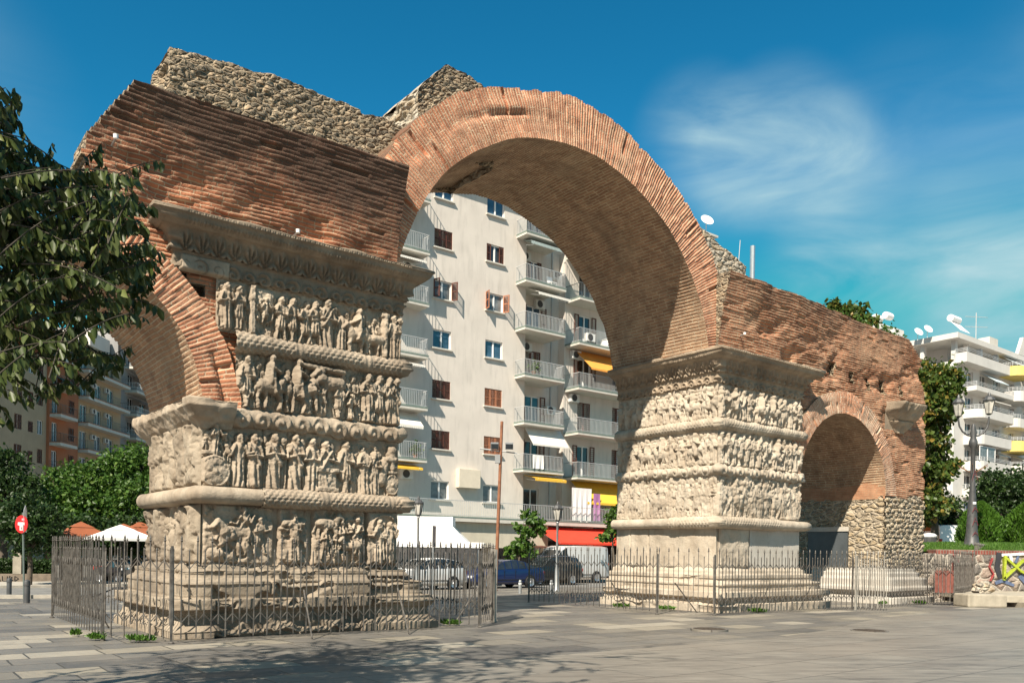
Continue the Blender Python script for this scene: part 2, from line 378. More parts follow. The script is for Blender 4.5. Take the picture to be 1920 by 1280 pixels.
    def erode(s, a=.02, fr=7., blur=0, chip=.0):
        for _ in range(blur):
            H = s.H; P = np.pad(H, 1, mode='edge'); s.H = (P[:-2, 1:-1]+P[2:, 1:-1]+P[1:-1, :-2]+P[1:-1, 2:]+2*H)/6
        s.H = s.H+a*fbm(s.X*fr+s.seed, s.Y*fr, s.seed, 4)+.35*a*fbm(s.X*fr*4, s.Y*fr*4, s.seed+9, 2)
        if chip: s.H = s.H-chip*np.clip(fbm(s.X*2.2+s.seed, s.Y*2.2, s.seed+5, 3)*3-.6, 0, 1)
        return s
def crowd(w, h, seed, n=None, mix=.25, horses=0., k=1., dx=.0135, extra=None, gr=()):
    R = Relief(w, h, dx, seed); r = R.r
    hh = h*.88; x = hh*.14
    # back row
    xx = .1
    while xx < w-.1:
        R.man(xx, hh*r.uniform(.9, 1.0), .06, k=.55*k); xx += hh*r.uniform(.26, .4)
    R.H *= .75
    while x < w-hh*.1:
        if r.random() < horses and x+hh*.5 < w:
            R.horse(x+hh*.3, hh*.55, .03, r.choice([-1, 1]), k, True, r.random() < .3); x += hh*r.uniform(.62, .78)
        else:
            R.man(x, hh*r.uniform(.84, .97), .02, k=k, lean=r.uniform(-.05, .05)); x += hh*r.uniform(.26, .36)
    if extra: extra(R)
    return R
# ---- surfaces
def front_of(R, t0, z0, v0=0.):
    return np.stack([t0+R.X, v0-R.H, z0+R.Y], -1), np.stack([t0+R.X, z0+R.Y], -1)
def side_of(R, tface, D, z0):
    return np.stack([tface-R.H, D-R.X, z0+R.Y], -1), np.stack([R.X, z0+R.Y], -1)
def respl(prof, dp):
    out = []
    for i in range(len(prof)-1):
        a, b = prof[i], prof[i+1]; n = max(1, int(math.hypot(b[0]-a[0], b[1]-a[1])/dp+.5))
        out += [(a[0]+(b[0]-a[0])*k/n, a[1]+(b[1]-a[1])*k/n) for k in range(n)]
    return np.array(out+[prof[-1]])
def arcprof(c, r, a0, a1, n=10, sy=1.):
    return [(c[0]+r*math.cos(math.radians(a0+(a1-a0)*i/n)), c[1]+sy*r*math.sin(math.radians(a0+(a1-a0)*i/n))) for i in range(n+1)]
def sweep(path, prof, ds=.03, dp=.02, hf=None, noise=0., nf=4., seed=0, caps=False):
    pr = respl(prof, dp); pts = []; nn = []; S = []; s0 = 0.
    for i in range(len(path)-1):
        a = np.array(path[i], float); b = np.array(path[i+1], float); d = b-a; L = np.hypot(*d); d /= L; n = np.array([d[1], -d[0]])
        k = max(1, int(L/ds))
        for j in range(k+(i == len(path)-2)):
            if j == 0 and i > 0:
                d0 = np.array(path[i], float)-np.array(path[i-1], float); d0 /= np.hypot(*d0); n0 = np.array([d0[1], -d0[0]])
                m = (n0+n)/(1+n0@n)
            else: m = n
            pts.append(a+d*L*j/k); nn.append(m); S.append(s0+L*j/k)
        s0 += L
    pts = np.array(pts); nn = np.array(nn); S = np.array(S)
    tg = np.gradient(pr, axis=0); ln = np.hypot(tg[:, 0], tg[:, 1])+1e-9; on = tg[:, 1]/ln; zn = -tg[:, 0]/ln
    P = np.concatenate([[0], np.cumsum(np.hypot(*np.diff(pr, axis=0).T))])
    SS, PP = np.meshgrid(S, P, indexing='ij'); h = np.zeros_like(SS)
    if hf: h = h+hf(SS, PP, np.broadcast_to(pr[:, 0], SS.shape), np.broadcast_to(pr[:, 1], SS.shape))
    if noise: h = h+noise*fbm(SS*nf+seed*3.3, PP*nf+seed, seed, 4)
    O = pr[None, :, 0]+h*on[None]; Z = pr[None, :, 1]+h*zn[None]
    X = np.stack([pts[:, None, 0]+nn[:, None, 0]*O, pts[:, None, 1]+nn[:, None, 1]*O, Z], -1)
    return X, np.stack([SS, PP], -1)
def scales(S, P, O, Z):
    r = P/.055; u = S/.11+.5*(np.floor(r) % 2); fu = u-np.floor(u)-.5; fr = r-np.floor(r)
    seg = (np.abs(((S+.3) % 1.35)-.1) < .1)
    h = .03*np.clip(1-(2*fu)**2-(fr-.35)**2*2.0, 0, 1)**.6
    return np.where(seg, .02+.006*np.sin(S*60), h)
def rosettes(S, P, O, Z):
    c = .36; k = np.floor(S/c); a = S-(k+.5)*c; b = P-.22; r = np.hypot(a, b)/.15; th = np.arctan2(b, a)
    sp = np.where(r < 1.1, .02+.022*np.cos(7*r-th*np.where(k % 2 == 0, 1, -1)), 0.)
    return sp+.03*np.clip(1-(r/.3)**2, 0, 1)
def scroll(S, P, O, Z):
    c = .27; k = np.floor(S/c); a = S-(k+.5)*c; b = P-.13; r = np.hypot(a, b)/.13; th = np.arctan2(b, a)
    return np.where(r < 1.05, .034*np.cos(8*r-th*np.where(k % 2 == 0, 1, -1)), -.012)
def palmettes(S, P, O, Z):
    c = .27; k = np.floor(S/c); a = (S-(k+.5)*c)/(c*.5); b = (Z-6.36)/.26
    th = np.arctan2(a, b+.15); r = np.hypot(a*1.0, b+.15)
    pet = np.clip(.35+np.cos(th*9.), -.5, 1.1)*np.clip((1.05-r)*6, 0, 1)*np.clip((r-.1)*8, 0, 1); body = (r < 1.05) & (b > -.12) & (b < 1.0) & (np.abs(th) < 1.45)
    band = .012*np.sign(np.sin(S*2*math.pi/.06))*((Z > 6.66) & (Z < 6.74))+.012*np.sign(np.sin(S*2*math.pi/.045))*((Z > 6.80) & (Z < 6.84))
    return np.where(body, .05*pet, -.012-.02*((b > -.1) & (b < 1)))+band
RT = athing('roman_arch', 'ruined ancient brick and marble triumphal arch with two carved piers on a paved square', 'triumphal arch', (8.45, 0, 0))
LP = [(0, 3.2), (0, 0), (3.75, 0), (3.75, 3.7)]
RP = [(13.4, 3.7), (13.4, 0), (17.15, 0), (17.15, 3.5)]
# ---- pier cores
def corebox(path, z0, z1, ins=.03, jog=None):
    m = MB(); t0, t1 = path[1][0]+ins, path[2][0]-.001; m.box(t0, t1, ins, path[3][1], z0, z1); return m
mL = MB(); mL.box(.03, 3.75, .03, 3.2, 0, 3.9); mL.box(.72, 3.75, .03, 3.2, 3.9, 6.87); mL.box(.6, 3.75, 3.2, 3.7, 0, 6.87)
pierL = mL.build('carved_pier', [ST], RT); setp(pierL, 'left pier with crisp figure reliefs')
mR = MB(); mR.box(13.43, 17.15, .03, 3.7, 0, 6.87)
pierR = mR.build('carved_pier', [STL], RT); setp(pierR, 'right pier with pale eroded reliefs')
def rel(name, R, pos, mats, parent, side=False, uvm=0, pad=None):
    X, uv = side_of(R, *pos) if side else front_of(R, *pos)
    return grids(name, [(X, uv, 0, None)], mats, parent)
def worn(w, h, seed, a=.07, fr=1.6, vs=1., dx=.02):
    R = Relief(w, h, dx, seed); R.H = a*(fbm(R.X*fr+seed, R.Y*fr*vs, seed, 5))+.02; return R
# left pier, front: bottom register (four worn slabs)
R = Relief(3.75, 1.05, .015, 11); sl = [(.02, 1.28), (1.33, 1.92), (1.97, 3.02), (3.06, 3.73)]
for i, (a, b) in enumerate(sl):
    q = np.minimum((R.X-a), (b-R.X)); q = np.minimum(q, np.minimum(R.Y, 1.05-R.Y)); R.H = np.where(q > 0, np.maximum(R.H, .12*np.clip(q/.05, 0, 1)**.5), R.H-.03)
B0 = R.H.copy(); R.H = R.H*0
R.horse(.55, .5, .18, -1, .9, False); R.man(.72, .7, .28, 'toga', .9); R.man(1.0, .62, .2, k=.7); R.man(.33, .5, .12, k=.6); R.cap((.2, .2), (.5, .12), .1, .12, .06)
R.man(1.62, .8, .1, 'robe', .8); R.cap((1.45, .75), (1.8, .78), .07, .07, .06)
R.horse(2.25, .42, .45, 1, .8, False); R.man(2.2, .55, .12, k=.8); R.man(2.55, .62, .2, k=.8); R.horse(2.72, .36, .1, -1, .8, False); R.man(2.85, .7, .2, 'toga', .8); R.man(2.4, .45, .02, k=.7)
d = np.hypot((R.X-3.4)/.26, (R.Y-.72)/.24); R.H = np.maximum(R.H, .05*np.exp(-((d-1)/.16)**2)*(R.Y > .45)); R.man(3.3, .78, .08, 'robe', .75); R.man(3.52, .74, .08, 'robe', .75)
R.H = B0+R.H*.9; R.undercut(.03, .16); R.chips(.05, 3.5); R.erode(.035, 6., 0, .05).edge(.03)
rel('relief_panel', R, (0, 1.17, -.0), [ST], pierL)
# left pier, front: sacrifice scene
def sac(R):
    R.H *= .42
    for x, st, hh, fc in ((.62, 'robe', .88, 1), (.88, 'toga', .9, 1), (1.24, 'toga', .94, 1), (1.63, 'toga', .96, 1), (1.95, 'robe', .92, 1), (2.21, 'toga', .9, -1), (2.62, 'soldier', .92, -1), (3.0, 'robe', .88, -1), (3.2, 'robe', .8, -1)):
        R.man(x, hh, .02, st, 1.15, .0, fc)
    R.box(2.02, 2.46, .02, .1, .11); R.box(2.06, 2.42, .1, .40, .09); R.box(2.02, 2.46, .38, .46, .115); R.cap((2.12, .5), (2.36, .5), .08, .06, .07, .03)
    R.shield(.2, .26, .26, 1.05, .1, .05); R.box(.0, .3, .53, .6, .08); R.man(.22, .5, .55, k=1.1)
    R.shield(3.6, .23, .15, 1.35, .07, .03); R.cap((3.45, .7), (3.68, .72), .07, .06, .07, .02); R.cap((3.42, .62), (3.36, .3), .1, .12, .08, .02); R.box(3.5, 3.72, .44, .5, .07); R.cap((3.6, .55), (3.6, .9), .06, .09, .06)
    for x in (1.05, 1.5): R.groove(x)
R = crowd(3.75, 1.06, 21, extra=sac); R.H *= 1.22; R.undercut(.04); R.chips(.018, 6); R.erode(.018, 11.).edge(.02)
rel('relief_panel', R, (0, 2.49), [ST], pierL)
def leph(R):
    R.H *= .42
    R.horse(.6, .5, .05, 1, 1.1, True); R.man(.18, .85, .02, 'soldier', 1.1); R.horse(1.1, .52, .02, 1, 1.1, True, True); R.man(1.32, .55, .02, 'robe', 1.2); R.man(1.55, .8, .05, 'toga', 1.)
    R.horse(1.75, .5, .25, -1, 1.1, False, True); R.man(1.9, .6, .02, 'soldier', 1.2); R.man(2.15, .45, .02, 'robe', 1.3); R.box(2.33, 2.36, .0, .95, .07)
    for x in (2.5, 2.73, 2.95, 3.1): R.man(x, .86, .02, k=1.1)
    R.cap((1.1, .9), (2.0, .86), .05, .05, .06, .03)
    R.groove(.98); R.groove(2.34)
R = crowd(3.2, .98, 33, extra=leph); R.H *= 1.3; R.undercut(); R.chips(.032); R.erode(.02, 11.).edge(.02)
rel('relief_panel', R, (.55, 3.87), [ST], pierL)
def gate(R):
    R.H *= .4
    R.box(.02, .52, .04, .84, .03); R.man(.16, .72, .08, 'robe', 1.1); R.man(.38, .7, .08, 'soldier', .9)
    R.box(.56, .64, .03, .86, .11); R.box(.66, .98, .5, .84, .05); 
    for x in (.72, .9): R.cap((x, .66), (x, .74), .04, .04, .01, .06)
    d = np.hypot((R.X-.82)/.17, (R.Y-.44)/.24); R.H = np.where((d > .8) & (d < 1) & (R.Y > .3), np.maximum(R.H, .08), R.H); R.man(.84, .42, .26, k=1.)
    for x, st, hh in ((1.12, 'soldier', .72), (1.33, 'soldier', .74), (1.58, 'soldier', .7), (1.76, 'soldier', .76), (2.0, 'toga', .84)): R.man(x, hh, .02, st, 1.15)
    R.man(2.3, .7, .02, 'robe'); R.horse(2.62, .44, .02, -1, 1.1, True); R.horse(2.95, .4, .02, -1, 1.1, False)
    R.cap((3.17, .02), (3.19, .8), .06, .06, .06, .06); R.box(3.1, 3.26, .78, .85, .11); R.man(3.36, .8, .02, 'robe', 1.1); R.man(3.5, .78, .02, 'robe', 1.)
R = crowd(3.55, .92, 45, extra=gate); R.H *= 1.3; R.undercut(.05); R.chips(.025); R.erode(.018, 11.).edge(.02)
rel('relief_panel', R, (.2, 5.12), [ST], pierL)
# left pier, left face: broken marble with upright splits
for (z0, h, sd) in ((1.17, 1.04, 51), (2.48, 1.12, 57)):
    R = Relief(3.2, h, .02, sd)
    rib = np.abs(((R.X+.25*fbm(R.X*.9, R.Y*.7, sd, 3)) % .62)-.31)/.31
    R.H = .13*np.clip(1-rib**3, 0, 1)**.6*np.clip(np.minimum(R.Y, h-R.Y)/.12+.45, 0, 1)
    R.H = R.H+.10*fbm(R.X*2.6+sd, R.Y*.9, sd, 5)-.07*np.clip(fbm(R.X*5, R.Y*1.3, sd+3, 3)*3-.3, 0, 1)
    R.chips(.07, 2.2); R.chips(.04, 6); R.edge(.05); rel('relief_panel', R, (0, 3.2, z0), [STB], pierL, True)
# mouldings and plinth of the left pier
def torus(z0, z1, proj): 
    c = (z0+z1)/2; r = (z1-z0)/2; return [(-.02, z0)]+[(proj-r+r*math.cos(math.radians(a)), c+r*math.sin(math.radians(a))) for a in range(-90, 91, 18)]+[(-.02, z1)]
X1 = sweep(LP[:2]+[(1.0, 0)], torus(2.2, 2.49, .24), .03, .02, None, .008, 4, 3)
X2 = sweep([(1.0, 0), (3.75, 0), (3.75, 3.7)], torus(2.2, 2.49, .24), .018, .018, scales, .02, 3, 4)
grids('garland_moulding', [(X1[0], X1[1], 0, None), (X2[0], X2[1], 0, None)], [ST], pierL)
Xa = sweep([(.45, 0), (3.75, 0), (3.75, 3.7)], torus(3.54, 3.87, .13), .018, .018, rosettes, .05, 2.5, 5)
grids('garland_moulding', [(Xa[0], Xa[1], 0, None)], [ST], pierL)
Xa = sweep([(.5, 0), (3.75, 0), (3.75, 3.7)], torus(4.84, 5.14, .17), .018, .018, scales, .04, 2.5, 6)
grids('garland_moulding', [(Xa[0], Xa[1], 0, None)], [ST], pierL)
# impost block under the broken side arch
Xa = sweep([(0, 3.2), (0, 0), (.5, 0)], [(-.05, 3.42), (.04, 3.45), (.10, 3.55), (.16, 3.60), (.26, 3.74), (.30, 3.80), (.30, 3.92), (-.05, 3.94)], .03, .02, None, .13, 2.2, 8)
grids('impost_block', [(Xa[0], Xa[1], 0, None)], [ST], pierL)
def cornice(path, parent, mats, noise, seed, f=1.):
    pr1 = [(-.03, 6.03), (.06, 6.05), (.07, 6.28), (.10, 6.31)]
    pr2 = [(.06, 6.32), (.10, 6.36), (.14, 6.45), (.24, 6.58), (.36, 6.66), (.43, 6.70), (.46, 6.78), (.50, 6.80), (.50, 6.87), (.44, 6.90), (-.1, 6.93)]
    a = sweep(path, pr1, .018, .018, scroll, noise, 3, seed); b = sweep(path, pr2, .018, .02, lambda *k: f*palmettes(*k), noise*1.6, 2.5, seed+1)
    grids('frieze', [(a[0], a[1], 0, None)], mats, parent); return grids('cornice', [(b[0], b[1], 0, None)], mats, parent)
cornice([(-.45, .3), (-.45, 0), (3.75, 0), (3.75, 3.7)], pierL, [STG], .02, 12)
m = MB(); m.box(-.43, .9, .03, .3, 6.04, 6.9); m.build('cornice_block', [STG], pierL)
R = worn(.85, .3, 61, .06, 2.); R.H += .06; R.edge(.04); rel('frieze_block', R, (-.42, 6.0), [ST], pierL)
LB = [(.60, 0), (.60, .13), (.56, .15), (.47, .24), (.43, .34), (.44, .42), (.58, .44), (.60, .46), (.60, .645), (.37, .65), (.38, .84), (.40, .86), (.39, .91), (.34, .93), (.26, .96), (.235, 1.02), (.25, 1.03), (.25, 1.09), (.12, 1.10), (.10, 1.16), (.02, 1.18)]
def lb(S, P, O, Z):
    f = (S < 3.2) & (Z < .5); fl = np.where(f, .018*np.sin(S*2*math.pi/.085), 0)
    big = -.11*np.clip((fbm(S*.9+4, P*1.2, 77, 5)-.24)*9, 0, 1)*(S > 3.3)-.03*np.clip((fbm(S*3.1+4, P*3.2, 78, 4)-.18)*8, 0, 1)
    blk = -.035*np.exp(-(((S+.4*np.floor(Z/.34)) % 1.15-.5)/.018)**2)-.03*np.exp(-((Z-.645)/.012)**2)
    return fl+big+blk
Xa = sweep(LP, LB, .02, .014, lb, .018, 3.2, 13); grids('plinth', [(Xa[0], Xa[1], 0, None)], [STB], pierL)
# ---- right pier
def battle(R):
    pass
for k, (z0, h) in enumerate(((2.48, 1.16), (3.87, .97), (5.1, .93))):
    R = crowd(3.7, h, 80+k, horses=.45 if k else .3, k=.95, dx=.02)
    if k == 0: R.H = R.H*.35+.03; R.groove(1.2, .02, .07)
    else: R.H *= .95
    R.undercut(.05); R.chips(.016, 6); R.erode(.02, 9.).edge(.03); rel('relief_panel', R, (13.4, 3.7, z0), [STL], pierR, True)
    R = crowd(3.75, h, 90+k, horses=.35, k=1.3, dx=.02)
    if k == 0:
        R.H = R.H*.4+.03; R.H += .07*np.clip(vn(R.X*1.8, R.Y*2, 4)*2-.9, 0, 1); R.groove(2.35, .02, .07); R.groove(2.75, .02, .05)
    R.H = R.H+.03*np.clip(fbm(R.X*3.2, R.Y*2.4, 95+k, 3)*2.2, 0, 1)
    R.undercut(.06); R.chips(.03, 4); R.erode(.025, 8., 0, .03).edge(.03); rel('relief_panel', R, (13.4, z0, 0), [STL], pierR)
R = worn(3.7, 1.08, 97, .05, 1.4); R.groove(.6, .015, .06); R.groove(1.3, .015, .06); R.edge(.02); rel('dado_panel', R, (13.4, 3.7, 1.13), [STL], pierR, True)
R = worn(1.25, 1.08, 99, .08, 1.8); R.H += .04; R.edge(.04); rel('dado_panel', R, (13.5, 1.13, 0), [STL], pierR)
m = MB(); m.box(14.82, 15.9, -.02, .1, 1.0, 2.2); m.box(15.905, 17.15, -.015, .1, 1.0, 2.2); m.build('new_marble_slab', [STN], pierR, bevel=.01)
Xa = sweep(RP, torus(2.2, 2.48, .26), .02, .02, lambda S, P, O, Z: scales(S, P, O, Z)*((S > 2.2) & (S < 6.2)), .012, 3, 14); grids('garland_moulding', [(Xa[0], Xa[1], 0, None)], [STL], pierR)
Xa = sweep(RP, torus(3.6, 3.87, .12), .02, .02, rosettes, .035, 2.5, 15); grids('garland_moulding', [(Xa[0], Xa[1], 0, None)], [STL], pierR)
Xa = sweep(RP, torus(4.83, 5.1, .14), .02, .02, scales, .035, 2.5, 16); grids('garland_moulding', [(Xa[0], Xa[1], 0, None)], [STL], pierR)
cornice(RP, pierR, [STC], .025, 17, 1.2)
RBp = [(.66, 0), (.66, .2), (.50, .21), (.46, .33), (.60, .36), (.62, .38), (.62, .52), (.42, .525), (.42, .66), (.45, .68), (.45, .73), (.40, .75), (.30, .76), (.28, .84), (.31, .86), (.31, .95), (.28, .97), (.15, .98), (.13, 1.06), (.06, 1.1), (.02, 1.14)]
Xa = sweep(RP, RBp, .03, .016, lambda S, P, O, Z: -.10*np.clip(fbm(S*1.3, P*1.4, 55, 4)*2.6-.6, 0, 1)*(S < 4.4), .03, 2.4, 18); grids('plinth', [(Xa[0], Xa[1], 0, None)], [STL], pierR)
# ---- brick masses
def masksolid(name, us, ws, mask, front, depth, mats, parent, uvfun=None, sidemat=1):
    """front(U,W)->offset of the face (towards the viewer), on plane v; solid back to v=depth"""
    UU, WW = np.meshgrid(us, ws, indexing='ij'); v = front(UU, WW)
    X = np.stack([UU, v, WW], -1); uv = front.uv(UU, WW) if hasattr(front, 'uv') else np.stack([UU, WW], -1)
    n, m = UU.shape; parts = [(X, uv, 0, mask)]
    Xb = X.copy(); Xb[..., 1] = depth; parts.append((Xb[:, ::-1], uv[:, ::-1], sidemat, mask[:, ::-1]))
    o = grids(name, parts, mats, parent, smooth=True)
    # side walls round the outline, subdivided in depth
    pm = np.pad(mask, 1); segs = []
    for i in range(n-1):
        for j in range(m-1):
            if not mask[i, j]: continue
            if not pm[i, j+1]: segs.append(((i, j+1), (i, j)))
            if not pm[i+2, j+1]: segs.append(((i+1, j), (i+1, j+1)))
            if not pm[i+1, j]: segs.append(((i, j), (i+1, j)))
            if not pm[i+1, j+2]: segs.append(((i+1, j+1), (i, j+1)))
    mb = MB()
    for a, b in segs:
        pa, pb = X[a], X[b]; mb.quad(pa, pb, (pb[0], depth, pb[2]), (pa[0], depth, pa[2]))
    s = mb.build('broken_edge', [mats[sidemat]], o, fixn=False); s.location = (0, 0, 0)
    return o
def rough_face(base, a=.03, seed=0, course=.068):
    def f(u0, w0):
        u, w = warp(u0, w0, seed); row = np.floor(w/course)
        h = .014*(_hash(row.astype(np.int64), np.floor(u/.31+.5*(row % 2)).astype(np.int64), seed)-.5)
        return base(u0, w0)+h*1.2+a*fbm(u*1.1, w*1.6, seed, 5)+joints(w, u, course, .012, seed)+.05*(_hash(row.astype(np.int64), np.floor(u/.34+.5*(row % 2)).astype(np.int64), seed+5) > .972)
    f.uv = lambda u, w: np.stack(warp(u, w, seed), -1)
    return f
CH = .068
def warp(u, w, seed=0): return u+.05*(vn(u*1.1, w*1.3, seed+40)-.5), w+.09*(vn(u*.55, w*.7, seed+50)-.5)+.016*(vn(u*3.1, w*2.2, seed+60)-.5)
def joints(w, u, rh, ms, seed, d0=.008, d1=.026):
    f = w/rh-np.floor(w/rh); d = np.minimum(f, 1-f)*rh; m = np.clip((d-ms*.35)/(ms*1.1), 0, 1)
    return (d0+d1*np.clip(fbm(u*.8, w*1.1, seed+70, 4)*1.8+.15, 0, 1))*(1-m*m*(3-2*m))
# left wing wall
us = np.arange(-2.3, 3.741, .06); ws = np.arange(3.9, 9.4, CH/4)
uc = (us[:-1]+us[1:])/2; wc = (ws[:-1]+ws[1:])/2; UC, WC = np.meshgrid(uc, wc, indexing='ij')
rowq = np.floor(WC/CH); bl = np.floor(UC/.3+.5*(rowq % 2))
top = 8.72+.02*UC+np.where(UC < -1.2, -.9*(-1.2-UC)/.6, 0)+.10*(_hash(np.floor(UC/.45).astype(np.int64), rowq.astype(np.int64)*0, 3)-.3)*(UC < 1.4)
left = -1.86+.12*(_hash(rowq.astype(np.int64), rowq.astype(np.int64)*0, 8)-.5)+.10*np.clip(8-WC, 0, 2)*.3
mk = (WC < top) & (UC > left) & (np.hypot(UC+2.4, WC-3.75) > 2.95)
mk &= (WC > 6.80) | (UC < .72)
mk &= ~((UC > 1.15) & (UC < 1.38) & (WC > 6.92) & (WC < 7.12))
mk &= ~((UC > -.2) & (UC < .02) & (WC > 5.65) & (WC < 5.85)) & ~((UC > -.45) & (UC < -.25) & (WC > 5.9) & (WC < 6.0))
def lwbase(u, w):
    z = np.clip((w-7.0)/1.75, 0, 1); er = np.clip((7.9-.16*u-w)/.4, 0, 1)*np.clip(fbm(u*1.6, w*2.5, 31, 4)*2+.2, 0, 1)
    return .06-.42*z**1.35+.09*er*(w > 6.9)
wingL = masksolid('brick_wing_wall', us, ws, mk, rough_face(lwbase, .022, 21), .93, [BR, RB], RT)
# right wing wall, broken end and holes
us = np.arange(13.42, 24.75, .07); ws = np.arange(3.3, 9.4, CH/4)
uc = (us[:-1]+us[1:])/2; wc = (ws[:-1]+ws[1:])/2; UC, WC = np.meshgrid(uc, wc, indexing='ij'); rowq = np.floor(WC/CH)
top = 8.92-.012*(UC-13.4)+.05*(_hash(np.floor(UC/.5).astype(np.int64), rowq.astype(np.int64)*0, 5)-.5)+np.where(UC > 23.3, -(UC-23.3)*.55, 0)
right = 24.2+.10*(_hash(rowq.astype(np.int64), rowq.astype(np.int64)*0, 9)-.5)+np.clip(7.6-WC, 0, .9)*.45+np.clip(8.5-WC, 0, .9)*.1
mk = (WC < top) & (UC < right) & ~((np.hypot(UC-19.55, WC-3.5) < 3.02) & (WC > 3.5)) & ~((UC < 22.5) & (WC <= 3.5)) 
mk &= (UC > 17.2) | (WC > 6.85); mk &= (UC > 21.95) | (WC > 3.6)
for (a, w_, z, h_) in ((18.7, .36, 7.0, .42), (19.8, .3, 6.9, .36), (20.9, .2, 6.82, .4), (21.75, .3, 6.8, .46), (22.8, .26, 6.86, .4)):
    mk &= ~((UC > a+.04*np.sin(WC*20)) & (UC < a+w_+.05*np.sin(WC*13)) & (WC > z) & (WC < z+h_))
def rwbase(u, w):
    z = np.clip((w-6.95)/1.9, 0, 1); k = np.clip((21.5-u)/5., 0.25, 1)
    er = np.clip(fbm(u*.9, w*1.8, 41, 5)*2.4-.1, 0, 1)*np.clip((8.6-w)/.8, 0, 1)*np.clip((u-14.3)/1., 0, 1)
    return .06-.40*k*z**1.35+.12*er
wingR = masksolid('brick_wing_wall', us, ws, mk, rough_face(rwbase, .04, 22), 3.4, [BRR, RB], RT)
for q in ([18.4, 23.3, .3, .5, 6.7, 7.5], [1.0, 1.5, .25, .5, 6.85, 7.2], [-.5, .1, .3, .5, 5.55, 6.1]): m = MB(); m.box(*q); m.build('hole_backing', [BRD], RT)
def ring(cx, cz, r0, r1, a0, a1, v0, v1, mats, name, seed, ragged=.05, parent=RT, dth=.018, rh=.072):
    th = np.linspace(math.radians(a0), math.radians(a1), max(8, int((r1+r0)/2*math.radians(abs(a1-a0))/dth))); nr = max(4, int((r1-r0)/.06)); fr = np.linspace(0, 1, nr)
    TH, FR = np.meshgrid(th, fr, indexing='ij'); rm = (r0+r1)/2
    out = ragged*(fbm(th*3.3, th*0+seed, seed, 4)*1.4+.5*(_hash(np.floor(th*rm/.15).astype(np.int64), np.zeros(len(th), np.int64), seed)-.5))
    inn = ragged*.35*fbm(th*7, th*0+5, seed+2, 3)
    Rr = (r0+inn[:, None])+((r1+out[:, None])-(r0+inn[:, None]))*FR
    crs = np.floor(TH*rm/.072); dv = .018*(_hash(crs.astype(np.int64), np.floor(FR*2.0+.3*(crs % 2)).astype(np.int64), seed)-.5)
    crack = .09*np.exp(-((FR-.53-.03*np.sin(TH*9))/.04)**2)*np.clip(.35+fbm(TH*4, FR*2, seed+4, 3)*3, 0, 1)+.06*(_hash(crs.astype(np.int64), np.floor(FR*2.0).astype(np.int64), seed+6) > .97)
    WU, WT = warp(Rr, TH*rm, seed); vv = v0+dv+.035*fbm(TH*rm*.7, FR*3, seed+6, 4)+crack+joints(WT, WU, rh, .013, seed, .010, .024)
    Xf = np.stack([cx+Rr*np.cos(TH), vv, cz+Rr*np.sin(TH)], -1); uf = np.stack([WU, WT], -1)
    ds = np.linspace(0, 1, max(3, int((v1-v0)/.10))); TS, DS = np.meshgrid(th, ds, indexing='ij')
    vs = vv[:, :1]+(v1-vv[:, :1])*DS; rs = r0+inn[:, None]+.03*fbm(TS*r0*.8, DS*4, seed+8, 4)*np.clip(DS*5, 0, 1)
    SU, SW = warp(vs, TS*r0, seed+3); rs = rs+joints(SW, SU, .085, .014, seed+3, .008, .02)*np.clip(DS*12, 0, 1)
    vs = np.where(DS >= 1, v1+.12*fbm(TS*5, TS*0, seed+3, 3), vs)
    Xs = np.stack([cx+rs*np.cos(TS), vs, cz+rs*np.sin(TS)], -1); us_ = np.stack([SU, SW], -1)
    ve = vv[:, -1:]+(v1-vv[:, -1:])*DS; re = Rr[:, -1:]+.06*fbm(TS*rm, DS*4, seed+12, 4)*np.clip(DS*6, 0, 1)
    Xe = np.stack([cx+re*np.cos(TS), ve, cz+re*np.sin(TS)], -1); ue = np.stack([ve, TS*r1], -1)
    Xb = np.stack([Xs[:, -1], Xe[:, -1]], 1); ub = np.stack([us_[:, -1], ue[:, -1]], 1)
    Xe0 = np.stack([Xf[0], np.stack([Xf[0][:, 0], np.full(nr, v1), Xf[0][:, 2]], -1)], 0); Xe1 = np.stack([Xf[-1], np.stack([Xf[-1][:, 0], np.full(nr, v1), Xf[-1][:, 2]], -1)], 0)
    ue0 = Xe0[..., [0, 1]]; ue1 = Xe1[..., [0, 1]]
    o = grids(name, [(Xf[::-1], uf[::-1], 0, None), (Xe[::-1], ue[::-1], 2, None), (Xb, ub, 2, None), (Xe0, ue0, 2, None), (Xe1, ue1, 2, None)], mats, parent)
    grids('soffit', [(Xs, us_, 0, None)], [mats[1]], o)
    return o
def moved(o): return o
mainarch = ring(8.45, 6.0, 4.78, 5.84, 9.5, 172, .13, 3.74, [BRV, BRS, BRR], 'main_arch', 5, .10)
# flat brick inner faces between the cornice and the springing (right side catches the sun)
VV, ZZ = np.meshgrid(np.linspace(.13, 4.1, 60), np.linspace(6.85, 7.05, 4), indexing='ij')
for s_, t_ in ((1, 13.19), (-1, 3.70)):
    pass
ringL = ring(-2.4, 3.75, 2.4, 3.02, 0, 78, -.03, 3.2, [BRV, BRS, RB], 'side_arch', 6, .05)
ringR = ring(19.55, 3.5, 2.4, 3.06, 0, 180, -.02, 3.4, [BRV2, BRS, RB], 'side_arch', 8, .04)
